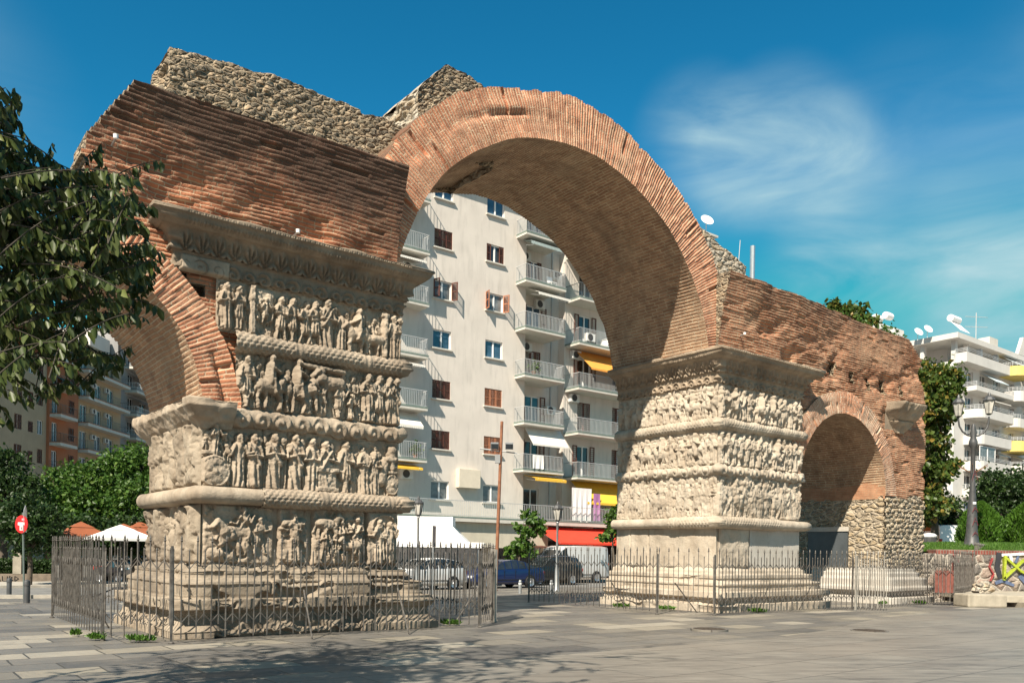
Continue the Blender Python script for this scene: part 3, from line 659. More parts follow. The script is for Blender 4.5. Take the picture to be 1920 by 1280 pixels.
# jamb of the right side arch: brick above, field stone below, with a blocked door
def wallgrid(t, v0, v1, z0, z1, seed, a=.03, dx=.06):
    VV, ZZ = np.meshgrid(np.arange(v0, v1+dx, dx), np.arange(z0, z1+dx, dx), indexing='ij')
    return np.stack([t+a*fbm(VV*2, ZZ*3, seed, 4)-.0*VV, VV, ZZ], -1), np.stack([VV, ZZ], -1)
m = MB(); m.box(22.0, 24.45, .06, 3.4, 0, 3.6); jam = m.build('end_pier', [RBL], RT)
def stoneface(R, seed, sx=.36, sz=.17, amp=.10):
    """field stones: jittered cells, rounded"""
    best = np.full(R.X.shape, 9.); sec = np.full(R.X.shape, 9.); row = np.floor(R.Y/sz)
    for dj in (-1, 0, 1):
        j = row+dj; off = .5*(j % 2)*sx; i0 = np.floor((R.X-off)/sx)
        for di in (-1, 0, 1):
            i = i0+di; cx = (i+.5+.7*(_hash(i.astype(np.int64), j.astype(np.int64), seed)-.5))*sx+off; cz = (j+.5+.6*(_hash(i.astype(np.int64), j.astype(np.int64), seed+1)-.5))*sz
            d = np.hypot((R.X-cx)/sx, (R.Y-cz)/sz); sec = np.minimum(sec, np.maximum(best, d)); best = np.minimum(best, d)
    e = sec-best; R.H = amp*np.clip(e/.35, 0, 1)**.5+.02*fbm(R.X*8, R.Y*8, seed, 3); return R
R = stoneface(Relief(2.55, 3.2, .03, 5), 5); R.H += .05*fbm(R.X*1.5, R.Y*1.5, 7, 3); X, uv = front_of(R, 21.95, .25, .06)
grids('stone_facing', [(X, uv, 0, None)], [RBL], jam)
R = stoneface(Relief(3.3, 3.3, .03, 6), 9, .5, .22, .05); X = np.stack([21.98-R.H, 3.36-R.X, .2+R.Y], -1)
grids('stone_facing', [(X, np.stack([R.X, R.Y], -1), 0, None)], [RBL], jam)
X, uv = wallgrid(21.93, 0., 3.4, 3.4, 4.2, 3, .02); grids('brick_jamb', [(X, uv, 0, None)], [BRJ], jam)
DOOR = M('grey_sheet_door', (.085, .095, .10), .5, .15, 3, .3)
m = MB(); m.box(21.86, 21.93, 1.25, 2.75, .15, 2.35); d_ = m.build('sheet_door', [DOOR], jam); m = MB(); m.box(21.82, 21.86, 1.2, 2.8, 2.35, 2.5); m.build('lintel', [STN], jam)
# new marble steps under the end pier
Xa = sweep([(21.9, 2.5), (21.9, 0), (23.7, 0), (23.7, .6)], [(.55, 0), (.55, .2), (.30, .24), (.30, .36), (.55, .4), (.55, .52), (.38, .55), (.38, .78), (.30, .82), (.2, .84), (.2, .98), (.1, 1.0), (.1, 1.12), (-.1, 1.13)], .05, .03, None, .01, 2, 31)
grids('marble_steps', [(Xa[0], Xa[1], 0, None)], [STN], jam)
# broken cornice block right of the side arch
R = Relief(1.75, .95, .03, 8); e = np.clip(np.minimum(R.X, 1.75-R.X)/.25, 0, 1); zz = R.Y/.95
tap = np.clip((zz-.0)/.95, 0, 1); inside = np.clip(1-np.abs(R.X-.87)/(.25+.62*np.clip(zz*1.35, 0, 1)), 0, 1)
R.H = np.where(inside > 0, (.08+.5*tap**1.3-.10*(np.abs(zz-.42) < .03)-.07*(zz > .9)*0)*np.clip(inside*5, 0, 1)**.5, -.05)+.14*fbm(R.X*3, R.Y*3, 3, 5)*(inside > .05)
X, uv = front_of(R, 22.05, 5.62, .05); Xt = np.stack([X[:, -1], np.stack([X[:, -1, 0], np.full(len(X), .12), X[:, -1, 2]+.04], -1)], 1)
grids('broken_cornice', [(X, uv, 0, None), (Xt, np.stack([uv[:, -1], uv[:, -1]], 1), 0, None)], [STC], RT)
# rubble attic behind the left wing, brick pillar over the vault, white stones behind the right spring
def chunk(name, us, ztop, z0, v0, v1, mat, cap, seed, stn=(.25, .10, .045), lean=0., dx=.035, endm=None):
    w = us[1]-us[0]; zt = max(ztop(us[0]), ztop((us[0]+us[1])/2), ztop(us[1]))+.12; R = stoneface(Relief(w, zt-z0, dx, seed), seed, *stn); R.H += .06*fbm(R.X*1.3, R.Y*1.3, seed, 4)
    tt = np.array([ztop(us[0]+x) for x in R.x]); tt = tt+.09*fbm(R.x*2.2, R.x*0, seed+3, 5)
    Z = z0+(tt-z0)[:, None]*(R.Y/(zt-z0)); T = us[0]+R.X
    X = np.stack([T, v0-R.H, Z], -1); uv = np.stack([T, Z], -1)
    nb = 26; dd = np.linspace(0, 1, nb); Tp, Dp = np.meshgrid(R.x, dd, indexing='ij')
    Xt = np.stack([us[0]+Tp, X[:, -1, 1][:, None]*(1-Dp)+v1*Dp, X[:, -1, 2][:, None]+.05*fbm(Tp*4, Dp*4, seed+7, 3)*np.clip(Dp*8, 0, 1)], -1)
    Ys, Ds = np.meshgrid(R.y, dd, indexing='ij')
    def end(i, sg):
        return np.stack([X[i, :, 0][:, None]+sg*(.16*fbm(Ys*3, Ds*3, seed+9, 5)+.06*fbm(Ys*11, Ds*9, seed+10, 3))*np.clip(Ds*5, 0, 1)*np.clip((1-Ds)*5, 0, 1), X[i, :, 1][:, None]*(1-Ds)+v1*Ds, X[i, :, 2][:, None]+Ds*0], -1), np.stack([Ds, Ys], -1)
    e0 = end(0, -1); e1 = end(-1, 1)
    Xb = X.copy(); Xb[..., 1] = v1
    return grids(name, [(X, uv, 0, None), (Xt, np.stack([Tp, Dp], -1), 1, None), (e0[0][::-1], e0[1][::-1], 2, None), (e1[0], e1[1], 2, None), (Xb[::-1], uv[::-1], 0, None)], [mat, cap, endm or mat], RT)
CAP = stone('mortar_cap', (.42, .34, .24), (.30, .22, .145), (.2, .13, .09), stain=.4)
chunk('rubble_attic', (-.36, 4.55), lambda t: 10.10+.11*min(1, max(0, t+.36)/2)+.10*(t+.36)/5-(.08 if t > 3.3 else 0), 8.3, .93, 2.05, RB, CAP, 71)
chunk('brick_stump', (5.05, 7.1), lambda t: 11.55+.86*min(1, (t-5.05)/.7)-max(0, t-6.3)*.45, 10.4, 1.65, 3.4, RB, STL, 73, endm=RBP)
chunk('stone_stump', (13.6, 16.7), lambda t: 10.85-.33*(t-14.9), 8.3, 1.7, 3.2, RBP, CAP, 75)
SUN_E, SKY_S, EXPO = 5.0, .065, .97
# ================================================================== ground
def paving():
    s = NT('stone_slabs'); co = s.coords(); d = s.noise(co, .8, 2, .5, 1)
    off = s.n.new('ShaderNodeVectorMath'); off.operation = 'MULTIPLY_ADD'; s.lk(d, off.inputs[0]); off.inputs[1].default_value = (.06, .04, 0); s.lk(co, off.inputs[2])
    B = s.node('ShaderNodeTexBrick', offset=.37, offset_frequency=2, squash=.72, squash_frequency=3, i_Color1=(0, 0, 0, 1), i_Color2=(1, 1, 1, 1), i_Mortar=(.5, .5, .5, 1), i_Scale=1., i_Mortar_Size=.014, i_Mortar_Smooth=.3, i_Bias=0., i_Brick_Width=1.25, i_Row_Height=.62)
    s.lk(off.outputs[0], B.inputs['Vector'])
    r = s.n.new('ShaderNodeValToRGB'); s.lk(B.outputs[0], r.inputs[0]); r.color_ramp.interpolation = 'CONSTANT'
    e = r.color_ramp.elements; cols = [(.098, .094, .087), (.14, .129, .113), (.066, .065, .064), (.24, .213, .166), (.15, .136, .113), (.109, .103, .095), (.295, .266, .215), (.12, .114, .104)]
    e[0].color = cols[0]+(1,); e[1].position = .14; e[1].color = cols[1]+(1,)
    for i, p in enumerate((.3, .44, .52, .66, .8, .88)): x = e.new(p); x.color = cols[i+2]+(1,)
    n = s.noise(co, 1.3, 6, .65); n2 = s.noise(s.scale(co, (5, 1.2, 1), rot=(0, 0, .5)), 1.5, 6, .7)
    col = s.mix(s.math('MULTIPLY', s.ramp(n, .4, .7), .3), r.outputs[0], (.25, .22, .18)); col = s.mix(s.math('MULTIPLY', s.ramp(n2, .5, .75), .45), col, (.13, .12, .11))
    col = s.mix(s.math('MULTIPLY', s.ramp(s.noise(co, .35, 4, .6), .45, .7), .18), col, (.33, .29, .225))
    col = s.mix(s.math('MULTIPLY', B.outputs['Fac'], .95), col, (.05, .045, .037))
    h = s.math('ADD', s.math('MULTIPLY', B.outputs['Fac'], -1.2), s.math('MULTIPLY', s.noise(co, 14, 5, .65), .5)); h = s.math('ADD', h, s.math('MULTIPLY', B.outputs[0], .35))
    ro = s.n.new('ShaderNodeMapRange'); s.lk(s.noise(co, 2.5, 4, .6), ro.inputs[0]); ro.inputs[1].default_value = .3; ro.inputs[2].default_value = .7; ro.inputs[3].default_value = .38; ro.inputs[4].default_value = .7
    return s.fin(col, ro.outputs[0], s.bump(h, .5, .012))
def marblepave():
    s = NT('streaked_marble_paving'); co = s.coords()
    q = s.scale(co, (1, 1, 1), rot=(0, 0, .55)); w = s.noise(s.scale(q, (.5, 3.4, 1)), 1.6, 7, .68, dist=1.2); n = s.noise(co, .5, 4, .6)
    col = s.mix(s.ramp(w, .33, .66), (.255, .235, .20), (.088, .082, .073)); col = s.mix(s.math('MULTIPLY', s.ramp(n, .4, .68), .5), col, (.28, .25, .205))
    col = s.mix(s.math('MULTIPLY', s.ramp(s.noise(s.scale(q, (.35, 5, 1)), 2.6, 6, .7), .56, .66), .5), col, (.12, .11, .10))
    B = s.node('ShaderNodeTexBrick', offset=.5, i_Color1=(0, 0, 0, 1), i_Color2=(1, 1, 1, 1), i_Scale=1., i_Mortar_Size=.009, i_Brick_Width=1.9, i_Row_Height=.95); s.lk(co, B.inputs['Vector'])
    col = s.mix(s.math('MULTIPLY', B.outputs[0], .35), col, (.19, .16, .13)); col = s.mix(s.math('MULTIPLY', B.outputs['Fac'], .9), col, (.05, .045, .04))
    return s.fin(col, .5, s.bump(s.math('ADD', s.noise(co, 20, 4, .6), s.math('MULTIPLY', B.outputs['Fac'], -1.5)), .25, .01))
def sheet(name, rings, mat, kind='structure'):
    m = MB()
    for q in rings: m.add(q, [tuple(range(len(q)))])
    o = m.build(name, mat); return setp(o, kind=kind)
m = MB(); m.quad((-1800, -1800, -.42), (1800, -1800, -.42), (1800, 3000, -.42), (-1800, 3000, -.42)); setp(m.build('ground', M('dry_earth', (.19, .175, .15), .95, .2, .4)), kind='structure')
PAVM = paving(); ASPH = M('asphalt', (.17, .165, .155), .85, .22, 2.5, bump=.3, bsc=120); KERB = M('kerb_stone', (.36, .33, .28), .85, .2, 3, bump=.4)
X0, Y0 = np.meshgrid(np.concatenate([np.arange(-60, -8, 4.), np.arange(-8, 30, 1.), np.arange(30, 73, 4.)]), np.concatenate([np.arange(-32, -8, 3.), np.arange(-8, 19.01, .5)]), indexing='ij')
Zg = np.array([[gz(a, b) for b in Y0[0]] for a in X0[:, 0]])+.018*fbm(X0*.35, Y0*.35, 3, 3)*(Y0 > -5.5)
pl = grids('plaza', [(np.stack([X0, Y0, Zg], -1), np.stack([X0, Y0], -1), 0, None)], [PAVM]); pl.location = W(0, 0, 0); pl.rotation_euler = (0, 0, ROT); setp(pl, kind='structure')
mp = MB(); seam = [(-30, -5.35), (0, -5.32), (2.5, -5.34), (5, -5.36), (8.6, -5.36), (10.6, -5.0), (12.7, -4.35), (15, -3.75), (18.7, -3.35), (24, -3.6), (34, -4.2), (50, -5)]
mp.add([(a, b, .026) for a, b in seam]+[(50, -30, .026), (-30, -30, .026)], [tuple(range(len(seam)+1, -1, -1))]); o = mp.build('marble_paving', marblepave(), loc=W(0, 0, 0)); o.rotation_euler = (0, 0, ROT); setp(o, kind='structure')
m = MB(); m.quad((-60, 18.2, -.305), (160, 18.2, -.305), (160, 25, -.305), (-60, 25, -.305)); o = m.build('road', ASPH, loc=W(0, 0, 0)); o.rotation_euler = (0, 0, ROT); setp(o, kind='structure')
m = MB(); m.box(-10, 60, 25, 29.3, -.4, -.17); o = m.build('sidewalk', KERB, loc=W(0, 0, 0)); o.rotation_euler = (0, 0, ROT); setp(o, kind='structure')
pts = [groundt(*q) for q in ((-500, 1119), (60, 1119), (175, 1118), (240, 1092), (150, 1088), (-500, 1086))]
sheet('side_road', [[(p.x, p.y, p.z+.03) for p in pts]], ASPH)
m = MB(); a, b = groundt(-500, 1122), groundt(110, 1120); d = (b-a).normalized(); n = Vector((-d.y, d.x, 0))
m.add([a+Vector((0, 0, -.05)), b+Vector((0, 0, -.05)), b+n*.2+Vector((0, 0, -.05)), a+n*.2+Vector((0, 0, -.05)), a+Vector((0, 0, .1)), b+Vector((0, 0, .1)), b+n*.2+Vector((0, 0, .1)), a+n*.2+Vector((0, 0, .1))], [(0, 1, 5, 4), (1, 2, 6, 5), (2, 3, 7, 6), (3, 0, 4, 7), (4, 5, 6, 7)]); setp(m.build('kerb', KERB), kind='structure')
# ---- manhole covers
MH = M('rusty_cast_iron', (.10, .08, .065), .6, .3, 20, .6, .8, 90)
for (x, y), lab in (((1330, 1181), 'round iron manhole cover nearer the gap between the piers'), ((1630, 1184), 'round iron manhole cover in front of the right side arch')):
    p = groundt(x, y); t = thing('manhole_cover', lab, 'manhole cover', (p.x, p.y, p.z+.012), group='manhole covers in the paving')
    q = MB(); q.lathe([(.02, .02), (.31, .02), (.31, -.02)], n=28); 
    for k in range(-5, 6):
        w_ = math.sqrt(max(0, .28**2-(k*.05)**2)); q.box(-w_, w_, k*.05-.012, k*.05+.012, .02, .026)
    q.build('lid', MH, t); q = MB(); q.lathe([(.315, -.02), (.315, .022), (.36, .022), (.36, -.02)], n=28); q.build('collar', PAVM, t)
# ================================================================== fences
def bars(m, a, b, H=1.6, sp=.115, first=0, low=.06, prof=.016):
    a = Vector(a); b = Vector(b); L = (b-a).length; n = max(1, int(L/sp+.5)); d = (b-a)/n; u = d.normalized(); ang = math.atan2(u.y, u.x); R = Matrix.Rotation(ang, 3, 'Z'); up = Vector((0, 0, 1))
    def bar(p, q, w=prof, w2=None):
        c = (p+q)/2; v = q-p; Z = v.normalized(); Y = Vector((-u.y, u.x, 0)); X = Y.cross(Z); m.obox(c, (w, w2 or w, v.length), Matrix((X, Y, Z)).transposed())
    for i in range(n+1):
        p = a+d*i; tall = (i+first) % 2 == 0; j = random.uniform(-.008, .008); t_ = Vector((random.uniform(-.012, .012), random.uniform(-.012, .012), 0))
        if tall:
            bar(p+up*low, p+t_+up*(H-.06+j)); m.lathe([(.008, -.06), (.024, -.035), (.010, -.02), (.017, 0.), (.002, .055)], p+t_+up*(H+j), 6)
        else:
            bar(p+up*.27, p+t_+up*(H-.2+j)); m.lathe([(.008, 0), (.014, .015), (.002, .05)], p+t_+up*(H-.2+j), 6)
            for e in ([-1] if i == n else ([1] if i == 0 else [-1, 1])):
                bar(p+up*(H-.47), p+d*e+up*(H-.34), .011, .016); bar(p+up*.43, p+d*e+up*.31, .011, .016)
    return m
def fence(name, lab, pts, closed=False, H=1.6, mats=None, group=None, braces=()):
    c = pts[0]; t = athing(name, lab, 'fence', (pts[len(pts)//2][0], pts[len(pts)//2][1], 0), group)
    for i in range(len(pts)-1):
        a, b = Vector(pts[i]+(0,)), Vector(pts[i+1]+(0,)); L = (b-a).length; k = max(1, int(L/2.6+.5))
        for j in range(k):
            q0 = a+(b-a)*(j/k); q1 = a+(b-a)*((j+1)/k); u = (b-a).normalized()*.03
            bars(MB(), q0+u, q1-u, H).build('railing_panel', (mats or IRON), t, fixn=False) if False else None
            m = MB(); bars(m, q0+u, q1-u, H, first=random.randint(0, 1)); m.build('railing_panel', mats or IRON, t)
    pp = []
    for p in pts: pp.append(p)
    for p in pp:
        m = MB(); m.box(p[0]-.017, p[0]+.017, p[1]-.017, p[1]+.017, -.02, H-.12); m.lathe([(.04, -.02), (.05, .0), (.02, .02)], (p[0], p[1], .01), 8); m.build('post', mats or IRON, t)
    for (p, q) in braces:
        m = MB(); m.tube([(p[0], p[1], .02), (q[0], q[1], .78)], .014, 6); m.build('brace', mats or IRON, t)
    return t
fence('iron_fence', 'grey spiked iron fence round the left pier', [(6.0, 4.7), (6.0, -.1), (5.05, -1.0), (-.74, -1.05), (-1.5, -.13), (-1.4, 4.9), (2.2, 4.95)], group='iron fences round the piers', braces=(((1.3, -1.6), (1.4, -1.02)), ((3.1, -1.6), (3.2, -1.02)), ((-1.0, 1.8), (-1.4, 1.8)), ((5.3, .2), (5.9, .2)), ((2.2, -.75), (2.2, -1.0))))
fence('iron_fence', 'rusty brown spiked iron fence round the right pier', [(11.1, 5.0), (11.05, -.1), (12.0, -1.1), (17.5, -1.5), (22.4, -1.2), (24.6, -1.3)], group='iron fences round the piers', braces=(((11.6, 1.5), (11.1, 1.6)), ((14.0, -.9), (14.1, -1.2)), ((15.7, -1.0), (15.8, -1.35)), ((12.2, -.4), (11.4, -.35))))
# gate leaf swung open at the right fence, sheet backed
m = MB(); bars(m, (17.55, -1.55, 0), (17.95, -2.25, 0), 1.6, .075); t = athing('gate_leaf', 'narrow grey iron gate leaf standing open beside the right fence', 'gate', (17.6, -1.6, 0)); m.build('railing_panel', IRONW, t); m = MB(); m.box(17.53, 17.58, -1.6, -1.55, 0, 1.52); m.build('post', IRONW, t)
m = MB(); bars(m, (6.02, -.15, 0), (6.5, .65, 0), 1.6, .06); t = athing('gate_leaf', 'narrow pale iron gate leaf at the right corner of the left fence', 'gate', (6.05, -.1, 0)); m.build('railing_panel', IRONW, t); m = MB(); m.box(6.0, 6.05, -.2, -.15, 0, 1.52); m.build('post', IRONW, t)
# stepped fence with red sheet in front of the graffiti wall
REDS = M('dull_red_sheet', (.17, .055, .04), .7, .35, 7, dirt=.5)
t = athing('metal_fence', 'stepped rusty railings backed with dull red sheets by the graffiti wall', 'fence', (25.4, -1.7, 0))
pA = [TV(*ground(x, y).xy) for x, y in ((1752, 1134), (1788, 1135), (1826, 1126), (1856, 1114))]
for i, (z, hh) in enumerate(((0., 1.45), (.15, 1.55), (.42, 1.6))):
    a, b = pA[i], pA[i+1]; m = MB(); bars(m, (a[0], a[1], z), (b[0], b[1], z), hh, .1); m.build('railing_panel', IRON, t)
    q = MB(); A_, B_ = Vector((a[0], a[1], 0)), Vector((b[0], b[1], 0)); n_ = Vector((-(B_-A_).y, (B_-A_).x, 0)).normalized()*.05
    q.add([A_+n_+Vector((0, 0, z+.4)), B_+n_+Vector((0, 0, z+.4)), B_+n_+Vector((0, 0, z+hh-.35)), A_+n_+Vector((0, 0, z+hh-.35)), A_+n_*1.4+Vector((0, 0, z+.4)), B_+n_*1.4+Vector((0, 0, z+.4)), B_+n_*1.4+Vector((0, 0, z+hh-.35)), A_+n_*1.4+Vector((0, 0, z+hh-.35))], [(0, 1, 2, 3), (7, 6, 5, 4), (0, 4, 5, 1), (1, 5, 6, 2), (2, 6, 7, 3), (3, 7, 4, 0)]); q.build('sheet_backing', REDS, t)
# ================================================================== retaining wall, steps, mound
GRAF = rubble('graffiti_wall_stone', (.30, .26, .21), (.19, .17, .15), (.33, .25, .2), (.40, .36, .30), 2.6, 1.1, .05)
BRW = brick('coping_brick', (.27, .07, .05), (.19, .05, .035), (.3, .25, .2), bw=.1, rh=.3)
t = thing('retaining_wall', 'low stone wall with red brick coping and yellow green graffiti', 'wall', (18.5, 30.2, 0))
X, Z = np.meshgrid(np.arange(14.4, 30, .08), np.arange(.0, 1.66, .06), indexing='ij'); R = stoneface(Relief(15.6, 1.66, .06, 8), 8, .42, .34, .018)
Xg = np.stack([14.4+R.X, 29.95-R.H-.15+.05*R.X*.0, R.Y], -1); o = grids('wall_face', [(Xg-np.array([18.5, 30.2, 0]), np.stack([R.X, R.Y], -1), 0, None)], [GRAF], t)
m = MB(); m.box(14.3-18.5, 30-18.5, -.25, .25, 0, 1.64); m.build('wall_core', GRAF, t); m = MB(); m.box(15.0-18.5, 30-18.5, -.42, .3, 1.64, 1.8); m.build('brick_coping', BRW, t)
def paint(name, col): return M(name, col, .5, .25, 14)
PY, PW, PB, PR_ = paint('yellow_green_paint', (.30, .36, .03)), paint('white_paint', (.6, .62, .62)), paint('blue_paint', (.09, .12, .20)), paint('dark_red_paint', (.28, .05, .05))
def stroke(pts, w, mat, y=29.72, par=t):
    m = MB(); P = [at(a, b, y) for a, b in pts]
    for i in range(len(P)-1):
        a, b = P[i], P[i+1]; d = (b-a); n = Vector((-d.z, 0, d.x)).normalized()*w; e = d.normalized()*w*.5
        q = [a-n-e, b-n*.8+e, b+n*.8+e, a+n-e]; q = [Vector((p.x-18.5, p.y-30.2-.001*i, p.z)) for p in q]; bk = [p+Vector((0, .25, 0)) for p in q]
        m.add(q+bk, [(0, 1, 2, 3), (0, 4, 5, 1), (1, 5, 6, 2), (2, 6, 7, 3), (3, 7, 4, 0)])
    m.build('graffiti', mat, par)
stroke([(1886, 1042), (1884, 1086)], .045, PY, 29.66); stroke([(1884, 1084), (1921, 1050), (1945, 1044)], .04, PY, 29.66); stroke([(1886, 1044), (1915, 1070), (1948, 1086)], .04, PY, 29.65)
stroke([(1880, 1040), (1912, 1038), (1945, 1037)], .05, PW); stroke([(1895, 1040), (1899, 1062)], .05, PW, 29.73); stroke([(1910, 1041), (1905, 1054)], .04, PB, 29.74); stroke([(1930, 1056), (1950, 1072)], .12, PB, 29.735); stroke([(1868, 1092), (1880, 1088), (1900, 1096)], .06, PB, 29.74); stroke([(1915, 1080), (1925, 1092)], .1, PB, 29.74)
stroke([(1862, 1046), (1856, 1062), (1864, 1076), (1858, 1088)], .022, PR_, 29.7); stroke([(1790, 1040), (1798, 1052), (1792, 1060)], .03, PR_, 29.7); stroke([(1874, 1038), (1870, 1064), (1875, 1080)], .1, M('black_paint', (.03, .03, .035), .5), 29.745)
CONC = M('worn_concrete', (.36, .32, .25), .9, .22, 2.5, bump=.5, bsc=30, dirt=.4)
t = thing('stone_steps', 'two worn concrete steps below the graffiti wall', 'steps', (20, 27, 0))
for (y0, y1, z0, z1, x0) in ((25.6, 29.8, 0, .17, 15.7), (26.1, 29.8, .17, .36, 15.2)):
    m = MB(); m.box(x0-20, 12, y0-27, y1-27, z0-.03, z1); m.build('step', CONC, t, bevel=.02)
m = MB(); m.box(13.95-20, 15.15-20, 25.7-27, 26.6-27, 0, .4); m.build('end_block', CONC, t, bevel=.05)
p = at(1843, 1105, 27.2); bm = bmesh.new(); bmesh.ops.create_icosphere(bm, subdivisions=3, radius=1.)
for v in bm.verts:
    q = v.co.copy(); k = 1+.16*math.sin(q.x*4+1)*math.cos(q.y*3)+.1*math.sin(q.z*6+q.x*3); v.co = Vector((q.x*.36*k, q.y*.26*k, max(-.17, q.z*.24*k)))
me = bpy.data.meshes.new('boulder'); bm.to_mesh(me); bm.free(); me.materials.append(RBP); smooth_by(me, 40); o = link('boulder', me); o.location = (p.x, p.y, .52); setp(o, 'rough beige boulder lying on the concrete steps', 'boulder')
MOS = M('mound_earth', (.06, .10, .02), .95, .35, 3, c2=(.11, .15, .03))
X, Y = np.meshgrid(np.arange(13.5, 60, .7), np.arange(30.3, 39, .5), indexing='ij'); Zm = 1.72+.38*np.clip((Y-30.4)/4, 0, 1)*np.clip((X-14)/4, .25, 1)-.5*np.clip((Y-36.5)/2.5, 0, 1)+.04*fbm(X, Y, 3, 3)
setp(grids('mound', [(np.stack([X, Y, Zm], -1), np.stack([X, Y], -1), 0, None)], [MOS]), kind='structure')
m = MB(); m.quad((12.5, 38.5, 1.5), (140, 38.5, 1.5), (140, 60, 1.5), (16, 60, 1.5)); m.quad((12.5, 38.5, 1.5), (12.5, 38.5, -.4), (140, 38.5, -.4), (140, 38.5, 1.5)); m.quad((12.5, 38.5, 1.5), (16, 60, 1.5), (16, 60, -.4), (12.5, 38.5, -.4)); setp(m.build('raised_street', ASPH), kind='structure')
# ================================================================== buildings
WHP = M('white_plaster', (0.603, 0.549, 0.4905), .9, .06, .8, dirt=.3, bump=.15, bsc=60); WHP2 = M('white_paint_wall', (.56, .54, .505), .85, .06, .8, dirt=.12)
FRM = M('white_window_frame', (.75, .75, .74), .5, .04); BRN = M('brown_shutter', (.11, .040, .026), .6, .2, 6); SAL = M('sunlit_shutter', (.34, .14, .075), .65, .2, 6)  # SAL: the brown shutter with sunlight put into its colour
def glassy(name, c, r=.06):
    s = NT(name); s.b.inputs['Specular IOR Level'].default_value = .9; n = s.noise(s.coords(), 2.5, 3)
    return s.fin(s.mix(s.ramp(n, .35, .65), cl(c, .7), cl(c, 1.3)), r)
GLD, GLB, GLC = glassy('dark_glass', (.035, .04, .045)), glassy('blue_glass', (.045, .09, .14)), glassy('curtained_glass', (.16, .17, .17), .15)
SLAB = M('balcony_slab_white', (0.558, 0.531, 0.4725), .85, .06, 2, dirt=.25); GRN = M('grey_green_edge', (.16, .21, .18), .7, .15, 5); RAIL = M('grey_railing_paint', (.42, .43, .43), .5, .1); RAILD = M('dark_railing_paint', (.12, .13, .13), .5, .1)
AWW, AWY, AWO = M('white_awning', (.66, .63, .57), .9, .06, 3), M('yellow_awning', (.72, .43, .045), .9, .08, 3), M('orange_awning', (.66, .28, .05), .9, .08, 3)
AWR = M('red_awning', (.62, .045, .02), .9, .08, 2); AWG = M('grey_green_awning', (.30, .36, .35), .9, .1); AWB = M('blue_grey_awning', (.42, .48, .50), .8, .08)
ACM = M('ac_casing', (.62, .62, .59), .6, .05); ACD = M('ac_grille', (.06, .06, .06), .7)
def holewall(m, t0, t1, z0, z1, holes, v, rev=.16, mi=0):
    ts = sorted({t0, t1}|{h[0] for h in holes}|{h[1] for h in holes}); zs = sorted({z0, z1}|{h[2] for h in holes}|{h[3] for h in holes})
    for i in range(len(ts)-1):
        for j in range(len(zs)-1):
            tc, zc = (ts[i]+ts[i+1])/2, (zs[j]+zs[j+1])/2
            if any(h[0] < tc < h[1] and h[2] < zc < h[3] for h in holes): continue
            m.quad((ts[i], v, zs[j]), (ts[i+1], v, zs[j]), (ts[i+1], v, zs[j+1]), (ts[i], v, zs[j+1]), mi)
    for a, b, c, d in holes:
        r = v+rev
        m.quad((a, v, c), (a, v, d), (a, r, d), (a, r, c), mi); m.quad((b, v, d), (b, v, c), (b, r, c), (b, r, d), mi); m.quad((a, v, d), (b, v, d), (b, r, d), (a, r, d), mi); m.quad((b, v, c), (a, v, c), (a, r, c), (b, r, c), mi)
def window(par, t0, t1, z0, z1, v, kind='glass', glass=None, sill=True, sh=None, name='window', frame=None):
    w = t1-t0; y = v+.10; f = .07
    m = MB()
    for (a, b, c, d) in ((t0, t0+f, z0, z1), (t1-f, t1, z0, z1), (t0+f, t1-f, z1-f, z1), (t0+f, t1-f, z0, z0+f)): m.box(a, b, y, y+.06, c, d)
    if w > .8: m.box(t0+w/2-f*.7, t0+w/2+f*.7, y-.005, y+.06, z0+f, z1-f)
    o = m.build(name, frame or FRM, par)
    if kind != 'shut':
        m = MB(); m.quad((t0+f, y+.045, z0+f), (t1-f, y+.045, z0+f), (t1-f, y+.045, z1-f), (t0+f, y+.045, z1-f)); m.build('pane', glass or GLD, o, fixn=False)
    if sill:
        m = MB(); m.box(t0-.1, t1+.1, v-.14, v+.10, z0-.09, z0-.01); m.build('sill', SLAB, o)
    shm = sh or BRN
    def leaf(a, b, yy, ang=0., hinge=None):
        m = MB(); n = 14; hh = z1-z0; q = (b-a)
        m.box(a, a+.06, yy, yy+.045, z0, z1); m.box(b-.06, b, yy, yy+.045, z0, z1); m.box(a+.06, b-.06, yy, yy+.045, z1-.07, z1); m.box(a+.06, b-.06, yy, yy+.045, z0, z0+.07); m.box(a+.06, b-.06, yy, yy+.045, z0+hh*.48, z0+hh*.53)
        for i in range(n): zz = z0+.09+(hh-.18)*i/n; m.obox(((a+b)/2, yy+.022, zz+.03), (q-.12, .05, .012), Matrix.Rotation(.6, 3, 'X'))
        if ang:
            R = Matrix.Rotation(ang, 3, 'Z'); c = Vector((hinge, yy+.02, 0)); m.v = [tuple(c+R@(Vector(p)-c)) for p in m.v]
        m.build('shutter', shm, o)
    if kind == 'shut':
        k = 2 if w < 1.2 else 3; y0 = v+.03
        for i in range(k): leaf(t0+w*i/k+.005, t0+w*(i+1)/k-.005, y0)
    elif kind == 'half': leaf(t0+.02, t0+w*.26, v+.02); leaf(t1-w*.26, t1-.02, v+.02)
    elif kind == 'open':
        leaf(t0, t0+w*.34, v-.03, -1.75 if sh else -1.2, t0); leaf(t1-w*.34, t1, v-.03, 1.9, t1)
    elif kind == 'door': leaf(t0-.42, t0-.02, v-.05); leaf(t1+.02, t1+.45, v-.05)
    return o
